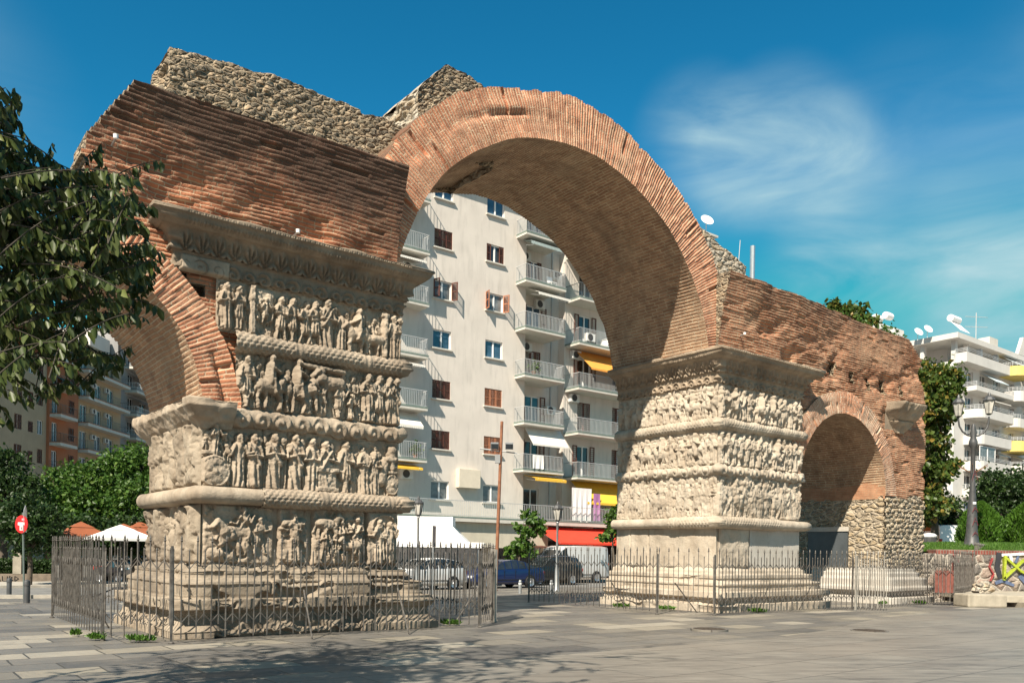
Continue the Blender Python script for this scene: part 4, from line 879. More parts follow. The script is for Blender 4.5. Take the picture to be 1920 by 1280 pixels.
def railing(m, a, b, z, h=.95, sp=.12, mi=0, th=.016):
    a = Vector(a); b = Vector(b); L = (b-a).length; n = max(1, int(L/sp)); d = (b-a)/n; u = d.normalized(); R = Matrix.Rotation(math.atan2(u.y, u.x), 3, 'Z')
    for i in range(n+1): m.obox(a+d*i+Vector((0, 0, z+h/2)), (th, th, h), R, mi)
    for zz, q in ((h, .035), (.07, .025)): m.obox((a+b)/2+Vector((0, 0, z+zz)), (L, q, q), R, mi)
def balcony(par, t0, t1, v, proj, z, rail=None, edge=None, th=.16, parapet=None, sp=.12):
    m = MB(); m.box(t0, t1, v-proj, v, z-th, z); m.box(t0-.015, t1+.015, v-proj-.015, v, z-.02, z+.06, 1)
    o = m.build('balcony', [SLAB, edge or GRN], par)
    if parapet:
        q = MB(); e = .08; q.box(t0, t1, v-proj, v-proj+e, z+.06, z+parapet[1]); q.box(t0, t0+e, v-proj+e, v, z+.06, z+parapet[1]); q.box(t1-e, t1, v-proj+e, v, z+.06, z+parapet[1]); q.build('parapet', parapet[0], o)
    z2 = z+.06+(parapet[1]-.06 if parapet else 0); h = .95 if not parapet else max(.05, .95-parapet[1])
    if h > .1:
        m = MB(); e = .04; railing(m, (t0+e, v-proj+e, 0), (t1-e, v-proj+e, 0), z2, h, sp); railing(m, (t0+e, v, 0), (t0+e, v-proj+e, 0), z2, h, sp); railing(m, (t1-e, v-proj+e, 0), (t1-e, v, 0), z2, h, sp); m.build('railing', rail or RAIL, o)
    return o
def awning(par, t0, t1, v, z, drop, out, mat, val=.18, name='awning', arms=True):
    m = MB(); n = max(8, int((t1-t0)/.12)); th = .02
    for (za, va, zb, vb) in ((z, v, z-drop, v-out),):
        m.add([(t0, va, za), (t1, va, za), (t1, vb, zb), (t0, vb, zb), (t0, va, za-th), (t1, va, za-th), (t1, vb, zb-th), (t0, vb, zb-th)], [(0, 1, 2, 3), (7, 6, 5, 4), (0, 3, 7, 4), (1, 5, 6, 2)])
    for i in range(n):
        a = t0+(t1-t0)*i/n; b = t0+(t1-t0)*(i+1)/n; c = (a+b)/2; zb = z-drop; y = v-out
        m.add([(a, y, zb), (b, y, zb), (b, y, zb-val*.65), (c+.25*(b-a), y-.01, zb-val), (c-.25*(b-a), y-.01, zb-val), (a, y, zb-val*.65)], [(0, 1, 2, 3, 4, 5)])
    o = m.build(name, mat, par, fixn=False)
    if arms:
        q = MB()
        for tt in (t0+.25, t1-.25): q.tube([(tt, v, z-.25), (tt+.2, v-out*.55, z-drop*.55-.22), (tt, v-out, z-drop-.03)], .025, 6)
        q.build('folding_arm', FRM, o)
    return o
def acunit(par, t, v, z, w=.8, side=1):
    m = MB(); m.box(t, t+w, v-.34, v-.03, z, z+.55); m.box(t+.05, t+.1, v-.3, v, z-.06, z); m.box(t+w-.1, t+w-.05, v-.3, v, z-.06, z); o = m.build('air_conditioner', ACM, par, bevel=.02)
    m = MB(); m.lathe([(.02, 0), (.2, 0), (.21, .02), (.24, .02)], n=14); m.v = [(t+w*.4+x, v-.345-z_*.4, z+.28+y) for x, y, z_ in m.v]; m.build('fan_grille', ACD, o)
# ---------------- white apartment block seen through the main arch
bp = athing('apartment_building', 'white multi storey apartment block with brown shutters seen through the main arch', 'building', (28, 29.2, -.3))
VB = 29.2; LV = [6.85+3.06*k for k in range(6)]
zk = [4.66, 7.74, 10.8, 13.88, 16.9, 20.0, 23.0]
holes = [(22.84, 24.16, z, z+1.12) for z in zk]+[(26.76, 28.14, z, z+1.12) for z in zk]
ldoor = [(19.3, 20.3, z, z+2.2) for z in [3.6]+LV]; holes += ldoor
m = MB(); holewall(m, 19.0, 30, 3.4, 26.2, holes, VB); m.box(19.02, 29.98, VB+.3, 36, 3.4, 26.1)
m.quad((30, VB, 3.4), (30, VB+1.2, 3.4), (30, VB+1.2, 26.2), (30, VB, 26.2)); m.quad((19, VB, -.2), (19, 36, -.2), (19, 36, 26.2), (19, VB, 26.2))
rdoor = [(31.0, 32.3, z+.02, z+2.25) for z in [3.6]+LV]; VR = VB+1.2
holewall(m, 30, 33.9, 3.4, 26.2, rdoor, VR); m.box(30.05, 33.9, VR+.3, 37, 3.4, 26.1)
VQ = VB+.55; qd = [(35.2, 36.4, z+.02, z+2.2) for z in [3.6]+LV]+[(38.6, 39.9, z+.02, z+2.2) for z in [3.6]+LV]
m.quad((33.9, VR, 3.4), (33.9, VQ, 3.4), (33.9, VQ, 26.2), (33.9, VR, 26.2)); holewall(m, 33.9, 46, 3.4, 26.2, qd, VQ); m.box(33.95, 46, VQ+.3, 37, 3.4, 26.1); m.box(46, 54, VQ, 37, -.2, 24.6)
m.build('wall', WHP, bp, fixn=False)
m = MB(); m.box(20.6, 45.5, VB-1.25, 37, 26.2, 26.45); m.box(20.6, 45.5, VB-1.25, VB-1.1, 26.45, 27.0); m.build('roof', SLAB, bp)
m = MB(); m.box(11.0, 19.0, VB+.25, 33, -.3, 22.5); m.build('side_wing', WHP, bp)
lk = ['glass', 'shut', 'shut', 'glass', 'open', 'shut', 'glass']; rk = ['glass', 'shut', 'shut', 'glass', 'open', 'half', 'glass']
for i, z in enumerate(zk):
    window(bp, 22.84, 24.16, z, z+1.12, VB, lk[i], GLC if i == 0 else (GLB if lk[i] == 'glass' else GLC))
    window(bp, 26.76, 28.14, z, z+1.12, VB, rk[i], GLC if i in (0, 4) else (GLB if i in (3, 6) else GLD), sh=SAL if i in (1, 2, 4) else None)
random.seed(21)
for i, z in enumerate([3.6]+LV):
    window(bp, 19.3, 20.3, z, z+2.2, VB, random.choice(['shut', 'glass']), sill=False, name='balcony_door')
    window(bp, 31.0, 32.3, z+.02, z+2.25, VR, ['glass', 'door', 'door', 'shut', 'door', 'half', 'glass'][i], GLB if i in (2, 4) else GLD, sill=False, name='balcony_door')
    window(bp, 35.2, 36.4, z+.02, z+2.2, VQ, ['glass', 'door', 'shut', 'door', 'door', 'glass', 'glass'][i], sill=False, name='balcony_door')
    window(bp, 38.6, 39.9, z+.02, z+2.2, VQ, ['glass', 'shut', 'shut', 'glass', 'door', 'glass', 'glass'][i], sill=False, name='balcony_door')
for i, z in enumerate(LV):
    balcony(bp, 19.05, 21.9, VB, 1.05, z); balcony(bp, 29.15, 32.6, VB+.0, 1.05, z); m = MB(); m.box(30.02, 32.6, VB, VR, z-.16, z+.055); m.build('balcony_floor', SLAB, bp)
    balcony(bp, 33.95, 43, VQ, 1.5, z-.18 if i else z-.15, rail=RAIL if i != 4 else RAILD)
# awnings and units
awning(bp, 19.1, 21.6, VB-.1, LV[0]-.25, .25, 1.0, AWY, .14); awning(bp, 19.1, 21.6, VB-.1, LV[1]-.2, .9, 1.0, AWW); awning(bp, 19.1, 21.6, VB-.1, LV[2]-.25, .35, 1.1, AWW, .14); awning(bp, 19.1, 21.6, VB-.1, LV[4]-.25, .35, 1.1, AWW, .14); awning(bp, 19.1, 21.2, VB-.1, LV[5]-.25, .3, .9, AWG, .2)
awning(bp, 30.0, 32.7, VB-.05, LV[0]-.25, .25, 1.2, AWY, .2); awning(bp, 29.8, 32.9, VB-.3, LV[1]-.2, 1.15, .9, AWW, .12); awning(bp, 30.1, 32.9, VB-.1, LV[4]-.25, .4, 1.1, AWW, .18); awning(bp, 29.6, 32.6, VB-.1, LV[5]-.2, .25, .9, AWG, .22)
awning(bp, 34.6, 43.5, VQ-.1, LV[0]-.3, 1.55, 1.7, AWY, .16); awning(bp, 34.8, 43.5, VQ-.1, LV[3]-.35, 1.5, 1.7, AWO, .14); awning(bp, 34.6, 42, VQ-.1, LV[5]-.35, .9, 1.6, M('beige_awning', (.50, .42, .33), .9), .14)
for (t_, v_, z_) in ((20.6, VB, LV[0]-1.1), (20.5, VB, LV[4]-1.15), (32.6, VR-.1, LV[1]+1.1), (30.5, VR, LV[3]-.95), (31.6, VR, LV[4]-.95), (30.3, VR, LV[5]-1.0), (33.0, VR-.1, LV[4]+1.3), (34.3, VQ, LV[1]+2.1), (34.4, VQ, LV[3]-1.0), (34.6, VQ-1.2, LV[3]+.0)): acunit(bp, t_, v_, z_)
m = MB(); m.box(24.66, 26.28, VB-.38, VB, 5.45, 6.62); m.build('blank_sign_box', M('beige_panel', (.62, .55, .44), .7, .05), bp, bevel=.02)
for tt in (19.15, 33.2): m = MB(); m.tube([(tt, (VB if tt < 30 else VR)-.06, 3.7), (tt, (VB if tt < 30 else VR)-.06, 26)], .045, 8); m.build('drainpipe', RAIL, bp)
# first floor terrace and shops
o = balcony(bp, 18, 46, VB, 1.5, 3.55, edge=GRN, th=.25, sp=.14)
CRM = M('cream_fascia', (0.54, 0.495, 0.396), .85, .08, 1, dirt=.3); SHD = M('shop_interior', (.025, .022, .02), .8)
m = MB(); m.box(18, 31.2, VB-1.2, VB-1.0, 1.75, 3.28); m.build('shop_fascia', CRM, bp)
m = MB(); m.box(18, 54, VB+.6, VB+.8, -.3, 3.4); m.build('shop_interior', SHD, bp)
for k, tt in enumerate((18, 22.2, 26.6, 30.6, 35, 39.5, 44)): m = MB(); m.box(tt, tt+.5, VB-.9, VB+.6, -.3, 3.3); m.build('pillar', CRM, bp)
for tt in (18.8, 23.2, 27.4): window(bp, tt, tt+2.8, -.1, 1.7, VB-.6, 'glass', GLD, False, name='shop_window', frame=RAILD)
awning(bp, 30.2, 44, VB-.9, 3.2, 1.05, 2.4, AWR, .12, 'shop_awning'); awning(bp, 28.3, 30.7, VB-.8, 2.0, .12, 1.2, M('brown_awning', (.12, .05, .035), .9), .1, 'shop_awning')
# roof top bits seen right of the main arch
m = MB(); m.box(49.3, 50.9, VB+1.5, VB+4, 24.6, 27.7); m.box(49.0, 53.6, VB+1.0, VB+4, 25.9, 26.25); m.box(49.2, 51.2, VB+1.3, VB+4.2, 27.7, 27.85); m.build('rooftop_room', SLAB, bp)
def dish(par, t, v, z, r=.45, mat=None, aim=(-.3, -.8, .5)):
    m = MB(); d = Vector(aim).normalized(); R = d.to_track_quat('Z', 'Y').to_matrix()
    pr = [(r*k/5, .35*r*(k/5)**2) for k in range(6)]; q = MB(); q.lathe([(max(.01, a), b) for a, b in pr]+[(r*.98, .35*r+.02), (.01, .03)], n=18)
    m.add([Vector((t, v, z))+R@Vector(p) for p in q.v], q.f); m.tube([Vector((t, v, z)), Vector((t, v, z-r*1.6))], .03, 6); m.tube([Vector((t, v, z-.5*r)), Vector((t, v, z))+d*r*1.0], .015, 5)
    return m.build('satellite_dish', mat or FRM, par, smooth=40)
dish(bp, 48.8, VB+.6, 28.2, .55)
m = MB(); m.tube([(55.4, VB+1, 0), (55.4, VB+1, 27.9)], .22, 12); m.build('flue_pipe', M('galvanised_steel', (.55, .56, .57), .35, .1, 3, .8), bp)
q = MB(); railing(q, (51.5, VB+.9, 0), (54, VB+.9, 0), 24.8, 1.1); q.build('roof_railing', RAIL, bp); m = MB(); m.tube([(53.4, VB+1, 24.8), (53.7, VB+1, 28.0)], .03, 5); m.build('antenna', RAIL, bp)
# ---------------- cream and orange block far left
def lthing(name, lab, y): return thing(name, lab, 'building', (-50, y, 0), math.pi/2, None, (y, 0, 0))
CRW, ORW, GRW = M('cream_plaster', (.42, .32, .21), .9, .08, .6, dirt=.2), M('orange_plaster', (.38, .145, .07), .9, .08, .6, dirt=.2), M('grey_concrete', (.26, .255, .25), .9, .1, .6, dirt=.3)
lb_ = lthing('apartment_building', 'cream and orange apartment block with long balconies behind the left trees', 95)
zf = [1.0+3.05*k for k in range(9)]
hs = [(84.2, 85.5, z, z+1.5) for z in zf]+[(86.6, 87.5, z, z+1.1) for z in zf]+[(88.3, 89.3, z, z+1.5) for z in zf]; 
m = MB(); holewall(m, 70, 90, 0, 21.5, [h for h in hs if h[3] < 21], 0); m.box(70.02, 90, .3, 12, 0, 21.4); m.quad((70, 0, 0), (70, 12, 0), (70, 12, 21.5), (70, 0, 21.5)); m.build('cream_wall', CRW, lb_, fixn=False)
m = MB(); ho = [(93.9, 95.1, z, z+1.5) for z in zf]+[(90.5, 91.6, z-.6, z+1.6) for z in zf]; holewall(m, 90, 96, 0, 24.2, [h for h in ho if h[3] < 24 and h[2] > 0], -.3); m.box(90.02, 95.98, .0, 12, 0, 24.1); m.quad((90, -.3, 0), (90, .1, 0), (90, .1, 24.2), (90, -.3, 24.2)); m.build('orange_wall', ORW, lb_, fixn=False)
m = MB(); hc = [(96.9, 98.4, z-.6, z+1.6) for z in zf]+[(100.3, 101.8, z-.2, z+1.5) for z in zf]+[(103.4, 104.9, z-.2, z+1.5) for z in zf]; hc = [h for h in hc if 0 < h[2] and h[3] < 24]; holewall(m, 96, 107, 0, 24.6, hc, 0); m.box(96.02, 107, .3, 12, 0, 24.5); m.build('pale_wall', CRW, lb_, fixn=False)
for h in hs+[h for h in ho if h[0] > 93]:
    if 8 < h[2] and h[3] < 24 and not (h[0] < 90 and h[3] > 21): window(lb_, *h, (-.3 if h[0] > 90 else 0), random.choice(['shut', 'glass', 'shut']), sill=False)
for h in hc+[h for h in ho if h[0] < 93]:
    if 8 < h[2] < 22: window(lb_, *h, (-.3 if h[0] < 96 else 0), 'glass', sill=False, name='balcony_door')
for i, z in enumerate(zf):
    if not 8 < z < 22.5: continue
    for (a, b, p) in ((90.1, 93.6, 1.2), (96.3, 106.8, 1.3)):
        balcony(lb_, a, b, -.3 if a < 96 else 0, p, z-.62, rail=RAILD, edge=ORW, th=.35, sp=.3)
    for t_ in (99.2, 102.4): acunit(lb_, t_, 0, z+.9, .9)
m = MB(); m.box(70, 107.2, -.5, 12, 24.6, 24.9); m.build('roof', CRW, lb_); m = MB(); m.box(102, 107, 1.5, 8, 24.9, 27.6); m.build('rooftop_room', WHP2, lb_)
awning(lb_, 91, 94, -.3, 19.9, .8, 1.2, M('dark_green_awning', (.03, .08, .06), .9), .2, arms=False)
gb = lthing('apartment_building', 'grey concrete apartment block with white railed balconies at the left arch', 114)
m = MB(); hg = [(109.5, 111, z-.6, z+1.6) for z in zf[2:]]+[(113, 114.6, z-.2, z+1.5) for z in zf[2:]]; holewall(m, 107.3, 126, 0, 29, hg, .3); m.box(107.3, 126, .6, 12, 0, 28.9); m.build('wall', GRW, gb, fixn=False)
for h in hg: window(gb, *h, .3, 'glass', sill=False, name='balcony_door')
for i, z in enumerate(zf[2:]):
    balcony(gb, 108.6, 122, .3, 1.6, z-.62, rail=FRM, edge=GRW, th=.3, sp=.25, parapet=(GRW, .3))
    awning(gb, 109.5, 116, 0, z+1.75, .7, 1.5, M('brown_striped_awning', (.13, .09, .075), .9), .2, arms=False)
m = MB(); m.box(107.3, 126, .0, 12, 29, 29.3); m.build('roof', GRW, gb)
# ---------------- white stepped block on the right
rb_ = athing('apartment_building', 'white apartment block with curved yellow and white balconies on the right', 'building', (112, 31, 1.5))
T0, V0 = 92.9, 30.5; fl = [2.9+3.0*k for k in range(8)]; BLW = M('pale_blue_wall', (.40, .46, .52), .9, .06, .5); YEL = M('yellow_balcony', (.66, .52, .16), .85, .06)
m = MB(); hh = []
for k in range(7):
    for a in (95.6, 99.2, 102.8, 107.2, 111.4, 116, 121, 126): hh.append((a, a+(1.9 if a < 106 else 1.5), fl[k]+.1, fl[k]+2.3))
holewall(m, T0, 140, 1, 23.9, hh, V0, .25); m.box(T0+.3, 140, V0+.5, 60, 1, 23.8)
sh_ = [(v, v+1.6, fl[k]+.1, fl[k]+2.3) for k in range(7) for v in (31.5, 35.2)]
q = MB(); holewall(q, 30.5, 60, 1, 23.9, sh_, 0, .25); m.add([(T0+p[1], p[0], p[2]) for p in q.v], q.f)
m.build('wall', WHP2, rb_, fixn=False)
m = MB(); m.box(96.5, 140, V0+2.5, 58, 23.9, 26.3, 0); m.build('top_floor', WHP2, rb_); m = MB(); m.box(T0-.6, 141, V0-.6, 60, 26.3, 26.9); m.build('roof', WHP2, rb_)
for a in (93.3, 96.2, 99.6, 104, 109): m = MB(); m.box(a, a+.5, V0+.1, V0+.6, 23.9, 26.3); m.build('roof_post', BLW if a > 99 else WHP2, rb_)
for a in (34, 38): m = MB(); m.box(93.0, 93.5, a, a+.5, 23.9, 26.3); m.build('roof_post', WHP2, rb_)
for h in hh: window(rb_, *h, V0+.1, 'glass', random.choice([GLD, GLC, GLB]), False, name='balcony_door')
for h in sh_:
    m = MB(); m.quad((T0+.24, h[0], h[2]), (T0+.24, h[1], h[2]), (T0+.24, h[1], h[3]), (T0+.24, h[0], h[3])); m.build('balcony_door', GLD, rb_, fixn=False)
def rail3(par, pts, z, mat=None, n=4, h=.5):
    m = MB()
    for k in range(n): m.tube([(a, b, z+h*(k+1)/n) for a, b in pts], .03, 5)
    for a, b in pts: m.tube([(a, b, z), (a, b, z+h)], .03, 5)
    return m.build('railing', mat or FRM, par)
def rbal(a, b, k, mat, pr=1.7, par=.75, curved=True, rail=True):
    z = fl[k]; pts = [(a, V0), (a, V0-pr)]
    c = min(1.2, (b-a)/2)
    if curved: pts = [(a, V0), (a, V0-pr*.4)]+[(a+c-c*math.cos(math.radians(g)), V0-pr*.4-pr*.6*math.sin(math.radians(g))) for g in (20, 40, 60, 80)]+[(b-c+c*math.cos(math.radians(g)), V0-pr*.4-pr*.6*math.sin(math.radians(g))) for g in (80, 60, 40, 20)]+[(b, V0-pr*.4), (b, V0)]
    else: pts = [(a, V0), (a, V0-pr), (b, V0-pr), (b, V0)]
    m = MB(); m.prism(pts, z-.3, z+par, lambda p, h: (p[0], p[1], h)); o = m.build('balcony', mat, rb_)
    if rail: rail3(o, pts, z+par, RAIL, 3, .45)
    return o
for k in range(8):
    if k == 7: rbal(93.0, 104.2, 7, WHP2, 1.3, .8, False); rbal(104.4, 108.8, 7, YEL, 2.4, .85); rbal(111, 130, 7, WHP2, 1.3, .6, False)
    elif k == 6: rbal(94.8, 104.6, 6, WHP2, 1.6, .25, False); rbal(104.9, 109.6, 6, WHP2, 2.2, .95); rbal(111, 130, 6, WHP2, 1.6, .6, False)
    elif k in (5, 2): rbal(95.2, 104.6, k, WHP2, 2.0, .7); rbal(105.6, 112, k, WHP2, 1.6, .8); 
    elif k in (4, 3): rbal(95.3, 104.4, k, WHP2, 1.9, .8); rbal(105.2, 110.4, k, YEL if k == 4 else WHP2, 2.2, .95); rbal(113, 125, k, WHP2, 1.5, .7)
    else: rbal(95.3, 104.6, k, WHP2, 1.8, .8); rbal(105.2, 110.4, k, WHP2, 2., .9)
    if k < 7:
        q = MB(); q.box(T0-1.5, T0, 30.6, 45, fl[k]-.3, fl[k]+.35); o = q.build('side_balcony', WHP2, rb_); rail3(o, [(T0-1.4, 30.7), (T0-1.4, 34), (T0-1.4, 38), (T0-1.4, 44)], fl[k]+.35, FRM, 3, .65)
m = MB(); m.box(T0-1.55, T0-1.15, 30.6, 31.0, 1.5, 23); m.build('corner_column', WHP2, rb_)
for k, a, b, mt, dr, ot in ((7, 105, 109, AWB, 1.0, 1.6), (7, 109.3, 112.5, AWB, 1.0, 1.6), (7, 113, 122, AWW, 1.0, 1.6), (6, 99.2, 102.8, AWB, 1.2, 1.7), (5, 100, 104.3, AWW, .4, 1.4), (3, 102, 104.8, AWB, .5, 1.2), (2, 96, 101, AWW, .8, 2.2), (2, 101.4, 104.5, AWW, 1.0, 1.8), (4, 112, 118, AWW, .8, 1.6), (6, 111, 118, AWB, .8, 1.5), (3, 107, 112, AWW, .8, 1.8)):
    awning(rb_, a, b, V0-.05, fl[k]+(2.25 if k == 7 else 2.5), dr, ot, mt, .1, arms=False)
window(rb_, 95.6, 99.6, fl[3]+.85, fl[3]+2.5, V0-1.8, 'glass', GLC, False, name='glazed_veranda'); 
m = MB(); m.box(93.2, 97.5, 40, 46, 26.9, 30.3); m.box(92.9, 95, 37.5, 40, 26.9, 29.0); m.build('rooftop_room', WHP2, rb_)
for i in range(6):
    m = MB(); m.lathe([(.05, -.75), (.42, -.68), (.46, 0), (.42, .68), (.05, .75)], n=12); m.v = [(94.0+z_, 39+i*1.35+y, 30.9+x) for x, y, z_ in m.v]; m.build('water_tank', FRM, rb_, smooth=50)
m = MB(); m.lathe([(.05, -1.1), (.4, -1.0), (.4, 1.), (.05, 1.1)], n=12); m.v = [(94.2+z_, 31.2+y, 28.9+x) for x, y, z_ in m.v]; m.add([(92.9, 29.9, 27.2), (95.3, 29.9, 27.2), (95.3, 31.2, 28.6), (92.9, 31.2, 28.6)], [(0, 1, 2, 3)]); m.build('solar_water_heater', FRM, rb_)
dish(rb_, 91.6, 33.0, 27.6, .55); dish(rb_, 91.6, 34.1, 27.5, .55)
m = MB(); m.tube([(101.5, 32, 26.9), (101.5, 32, 31.2)], .05, 5)
for z_ in (29.4, 30.6): m.tube([(100.0, 32.6, z_), (103.2, 31.4, z_+.2)], .03, 4)
m.build('antenna', RAIL, rb_)
m = MB(); m.prism([(108.2, 26.9), (111.6, 26.9), (110.2, 29.2), (109.6, 29.2)], V0-.62, V0-.2); m.build('roof_gable', WHP2, rb_)
m = MB(); m.box(101, 103.2, 30.2, 31.5, 26.95, 27.9); m.build('chimney', SLAB, rb_)
# ================================================================== vegetation
def leafmat(name, a, b, c=None, tr=.35):
    s = NT(name); g = s.n.new('ShaderNodeNewGeometry'); r = s.n.new('ShaderNodeValToRGB'); s.lk(g.outputs['Random Per Island'], r.inputs[0])
    e = r.color_ramp.elements; e[0].color = tuple(a)+(1,); e[1].color = tuple(c or b)+(1,); m_ = e.new(.55 if c is None else .8); m_.color = tuple(b)+(1,)
    s.lk(r.outputs[0], s.b.inputs['Base Color']); s.b.inputs['Roughness'].default_value = .45; s.b.inputs['Specular IOR Level'].default_value = .35
    t = s.n.new('ShaderNodeBsdfTranslucent'); s.lk(r.outputs[0], t.inputs[0]); mx = s.n.new('ShaderNodeMixShader'); mx.inputs[0].default_value = tr
    s.lk(s.b.outputs[0], mx.inputs[1]); s.lk(t.outputs[0], mx.inputs[2]); s.lk(mx.outputs[0], s.out.inputs[0]); return s.mat
LFG = leafmat('bright_green_leaf', (.035, .085, .014), (.075, .15, .022), (.12, .18, .035)); LFD = leafmat('dark_green_leaf', (.016, .038, .010), (.035, .07, .016), (.06, .10, .025))
LFF = leafmat('drooping_leaf', (.034, .052, .013), (.062, .085, .021), (.14, .16, .05), .25); LFY = leafmat('plane_tree_leaf', (.045, .085, .014), (.09, .13, .025), (.30, .20, .04)); LFT = leafmat('thuja_leaf', (.04, .10, .012), (.08, .17, .02))
LFW = leafmat('weed_leaf', (.05, .12, .015), (.10, .2, .03)); BARK = M('bark', (.10, .08, .06), .95, .3, 6, bump=.6, bsc=18)
rng = np.random.default_rng(5)
def unit(a): return a/(np.linalg.norm(a, axis=-1, keepdims=True)+1e-9)
def leafmesh(name, P, D, L, Wd, mat, parent=None, fold=.25):
    n = len(P); D = unit(D); R = rng.normal(size=(n, 3)); S = unit(np.cross(D, R)); Nn = np.cross(S, D)
    L = np.broadcast_to(np.asarray(L, float), (n,))[:, None]; Wd = np.broadcast_to(np.asarray(Wd, float), (n,))[:, None]
    mid = P+D*L*.42; a = mid+S*Wd+Nn*Wd*fold; b = mid-S*Wd+Nn*Wd*fold; tip = P+D*L-Nn*L*.08; c1 = P+D*L*.75+S*Wd*.62+Nn*Wd*fold*.5; c2 = P+D*L*.75-S*Wd*.62+Nn*Wd*fold*.5
    vs = np.stack([P, a, c1, tip, c2, b], 1).reshape(-1, 3); i = np.arange(n)[:, None]*6
    q = np.concatenate([i+np.array([[0, 1, 2, 3]]), i+np.array([[0, 3, 4, 5]])], 0)
    me = bpy.data.meshes.new(name); me.vertices.add(len(vs)); me.vertices.foreach_set('co', vs.astype(np.float32).ravel()); me.loops.add(q.size); me.loops.foreach_set('vertex_index', q.astype(np.int32).ravel())
    me.polygons.add(len(q)); me.polygons.foreach_set('loop_start', np.arange(0, q.size, 4, dtype=np.int32)); me.polygons.foreach_set('loop_total', np.full(len(q), 4, dtype=np.int32)); me.update(calc_edges=True); me.materials.append(mat)
    return link(name, me, parent)
def crownpts(blobs, n, cl=26, sig=.22):
    P = []; tot = sum(b[3]**2 for b in blobs)
    for cx, cy, cz, r, *sq in blobs:
        sz = sq[0] if sq else .85; k = max(6, int(cl*r**1.3)); c = unit(rng.normal(size=(k, 3)))*(rng.uniform(.35, 1., (k, 1))**.5)*r; m = int(n*r*r/tot)
        j = rng.integers(0, k, m); p = c[j]+rng.normal(size=(m, 3))*sig*min(r, 1.6)*np.array([1, 1, .7]); p[:, 2] *= sz; P.append(p+np.array([cx, cy, cz]))
    return np.concatenate(P)
def tree(name, lab, base, blobs, n, L, mat, tr=.16, cat='tree', group=None, Wd=None, sig=.22, cl=26, droop=.3):
    t = thing(name, lab, cat, base, group=group); bl = [(b[0], b[1], b[2], *b[3:]) for b in blobs]; P = crownpts(bl, n, cl, sig); P[:, 2] = np.maximum(P[:, 2], .1)
    D = rng.normal(size=P.shape); D[:, 2] -= droop; Ls = L*rng.uniform(.7, 1.25, len(P)); leafmesh('crown', P, D, Ls, Ls*(Wd or .3), mat, t)
    m = MB(); top = np.mean([b[:3] for b in bl], axis=0); h0 = max(.5, min(b[2]-b[3]*.7 for b in bl))
    m.tube([(0, 0, -.2), (.04, .02, h0*.5), (top[0]*.3, top[1]*.3, h0), (top[0]*.8, top[1]*.8, top[2])], [tr*1.25, tr, tr*.85, tr*.25], 9)
    for b in bl:
        for _ in range(2): e = np.array(b[:3])+rng.normal(size=3)*b[3]*.45; m.tube([(top[0]*.3, top[1]*.3, h0*.95), tuple((e+np.array([0, 0, h0]))*.5+np.array([0, 0, .1])), tuple(e)], [tr*.5, tr*.32, tr*.1], 6)
    m.build('trunk', BARK, t, smooth=60); return t
def rel(x, y, d, base): p = at(x, y, d); return (p.x-base[0], p.y-base[1], p.z-base[2])
def ptree(name, lab, bx, d, zb, bl, n, L, mat, **k):
    b = at(bx, 1040, d); b = (b.x, b.y, zb); return tree(name, lab, b, [rel(x, y, dd, b)+(r,) for x, y, dd, r in bl], n, L, mat, **k)
ptree('broad_tree', 'tall bright green tree right behind the left pier', 255, 47, -.3, [(255, 875, 47, 1.4), (285, 885, 48, 1.5), (215, 895, 46, 1.35), (180, 935, 46, 1.2), (250, 940, 45, 1.5), (300, 930, 46, 1.5)], 12000, .24, LFG, tr=.2)
ptree('broad_tree', 'bright green tree behind the brown cafe umbrellas', 120, 46, -.3, [(150, 905, 46, 1.25), (110, 915, 46, 1.3), (135, 950, 45, 1.5), (85, 935, 47, 1.3), (165, 960, 45, 1.1)], 9500, .24, LFG, tr=.2)
ptree('dark_tree', 'dark yellowish tree at the left edge above the clipped bush', 5, 43, -.3, [(5, 885, 43, 1.25), (-40, 880, 44, 1.6), (35, 915, 43, 1.), (-10, 940, 42, 1.5)], 7000, .22, LFD, tr=.2)
ptree('round_bush', 'dark rounded bush tree beside the no entry sign', 55, 35, -.15, [(55, 960, 35, .95), (30, 985, 35, .8), (82, 985, 35, .75), (55, 1000, 34.6, .95)], 8500, .16, LFD, tr=.1)
for (x, d, lab) in ((205, 43, 'dark low shrub below the tall bright green tree'), (150, 42, 'dark low shrub behind the brown cafe umbrellas'), (270, 42, 'dark low shrub behind the white cafe umbrella')):
    ptree('shrub', lab, x, d, -.3, [(x, 1000, d, 1.15), (x-28, 1015, d, .95), (x+25, 1012, d, 1.)], 4200, .22, LFD, tr=.08, group='dark shrubs under the trees')
ptree('plane_tree', 'yellowing plane tree rising beside the right end of the arch', 1752, 44, 1.5, [(1745, 715, 44, 1.25), (1772, 725, 44, .8), (1735, 770, 44, 1.2), (1760, 760, 43.5, .9), (1740, 830, 44, 1.1), (1762, 880, 44, .8), (1740, 895, 44, 1.), (1745, 950, 44, 1.1), (1780, 705, 44, .5)], 9500, .26, LFY, tr=.2, Wd=.42)
ptree('plane_tree', 'plane tree whose yellow green top shows over the right wing wall', 1600, 46, .2, [(1590, 600, 46, 1.0), (1562, 585, 46, .6), (1608, 610, 46, .8), (1575, 640, 46, 1.4), (1640, 650, 46, .9)], 5500, .26, LFY, tr=.22, Wd=.42)
ptree('dark_tree', 'dark glossy tree between the two thuja bushes on the right', 1880, 46, 1.5, [(1880, 920, 46, 1.3), (1850, 925, 46, .9), (1915, 915, 46, 1.4), (1880, 960, 46, 1.3), (1940, 950, 46, 1.4)], 8500, .2, LFD, tr=.15)
ptree('dark_tree', 'small dark tree left of the double lamp post', 1782, 47, 1.5, [(1775, 950, 47, .75), (1790, 975, 47, .8), (1768, 985, 47, .6)], 3600, .2, LFD, tr=.1)
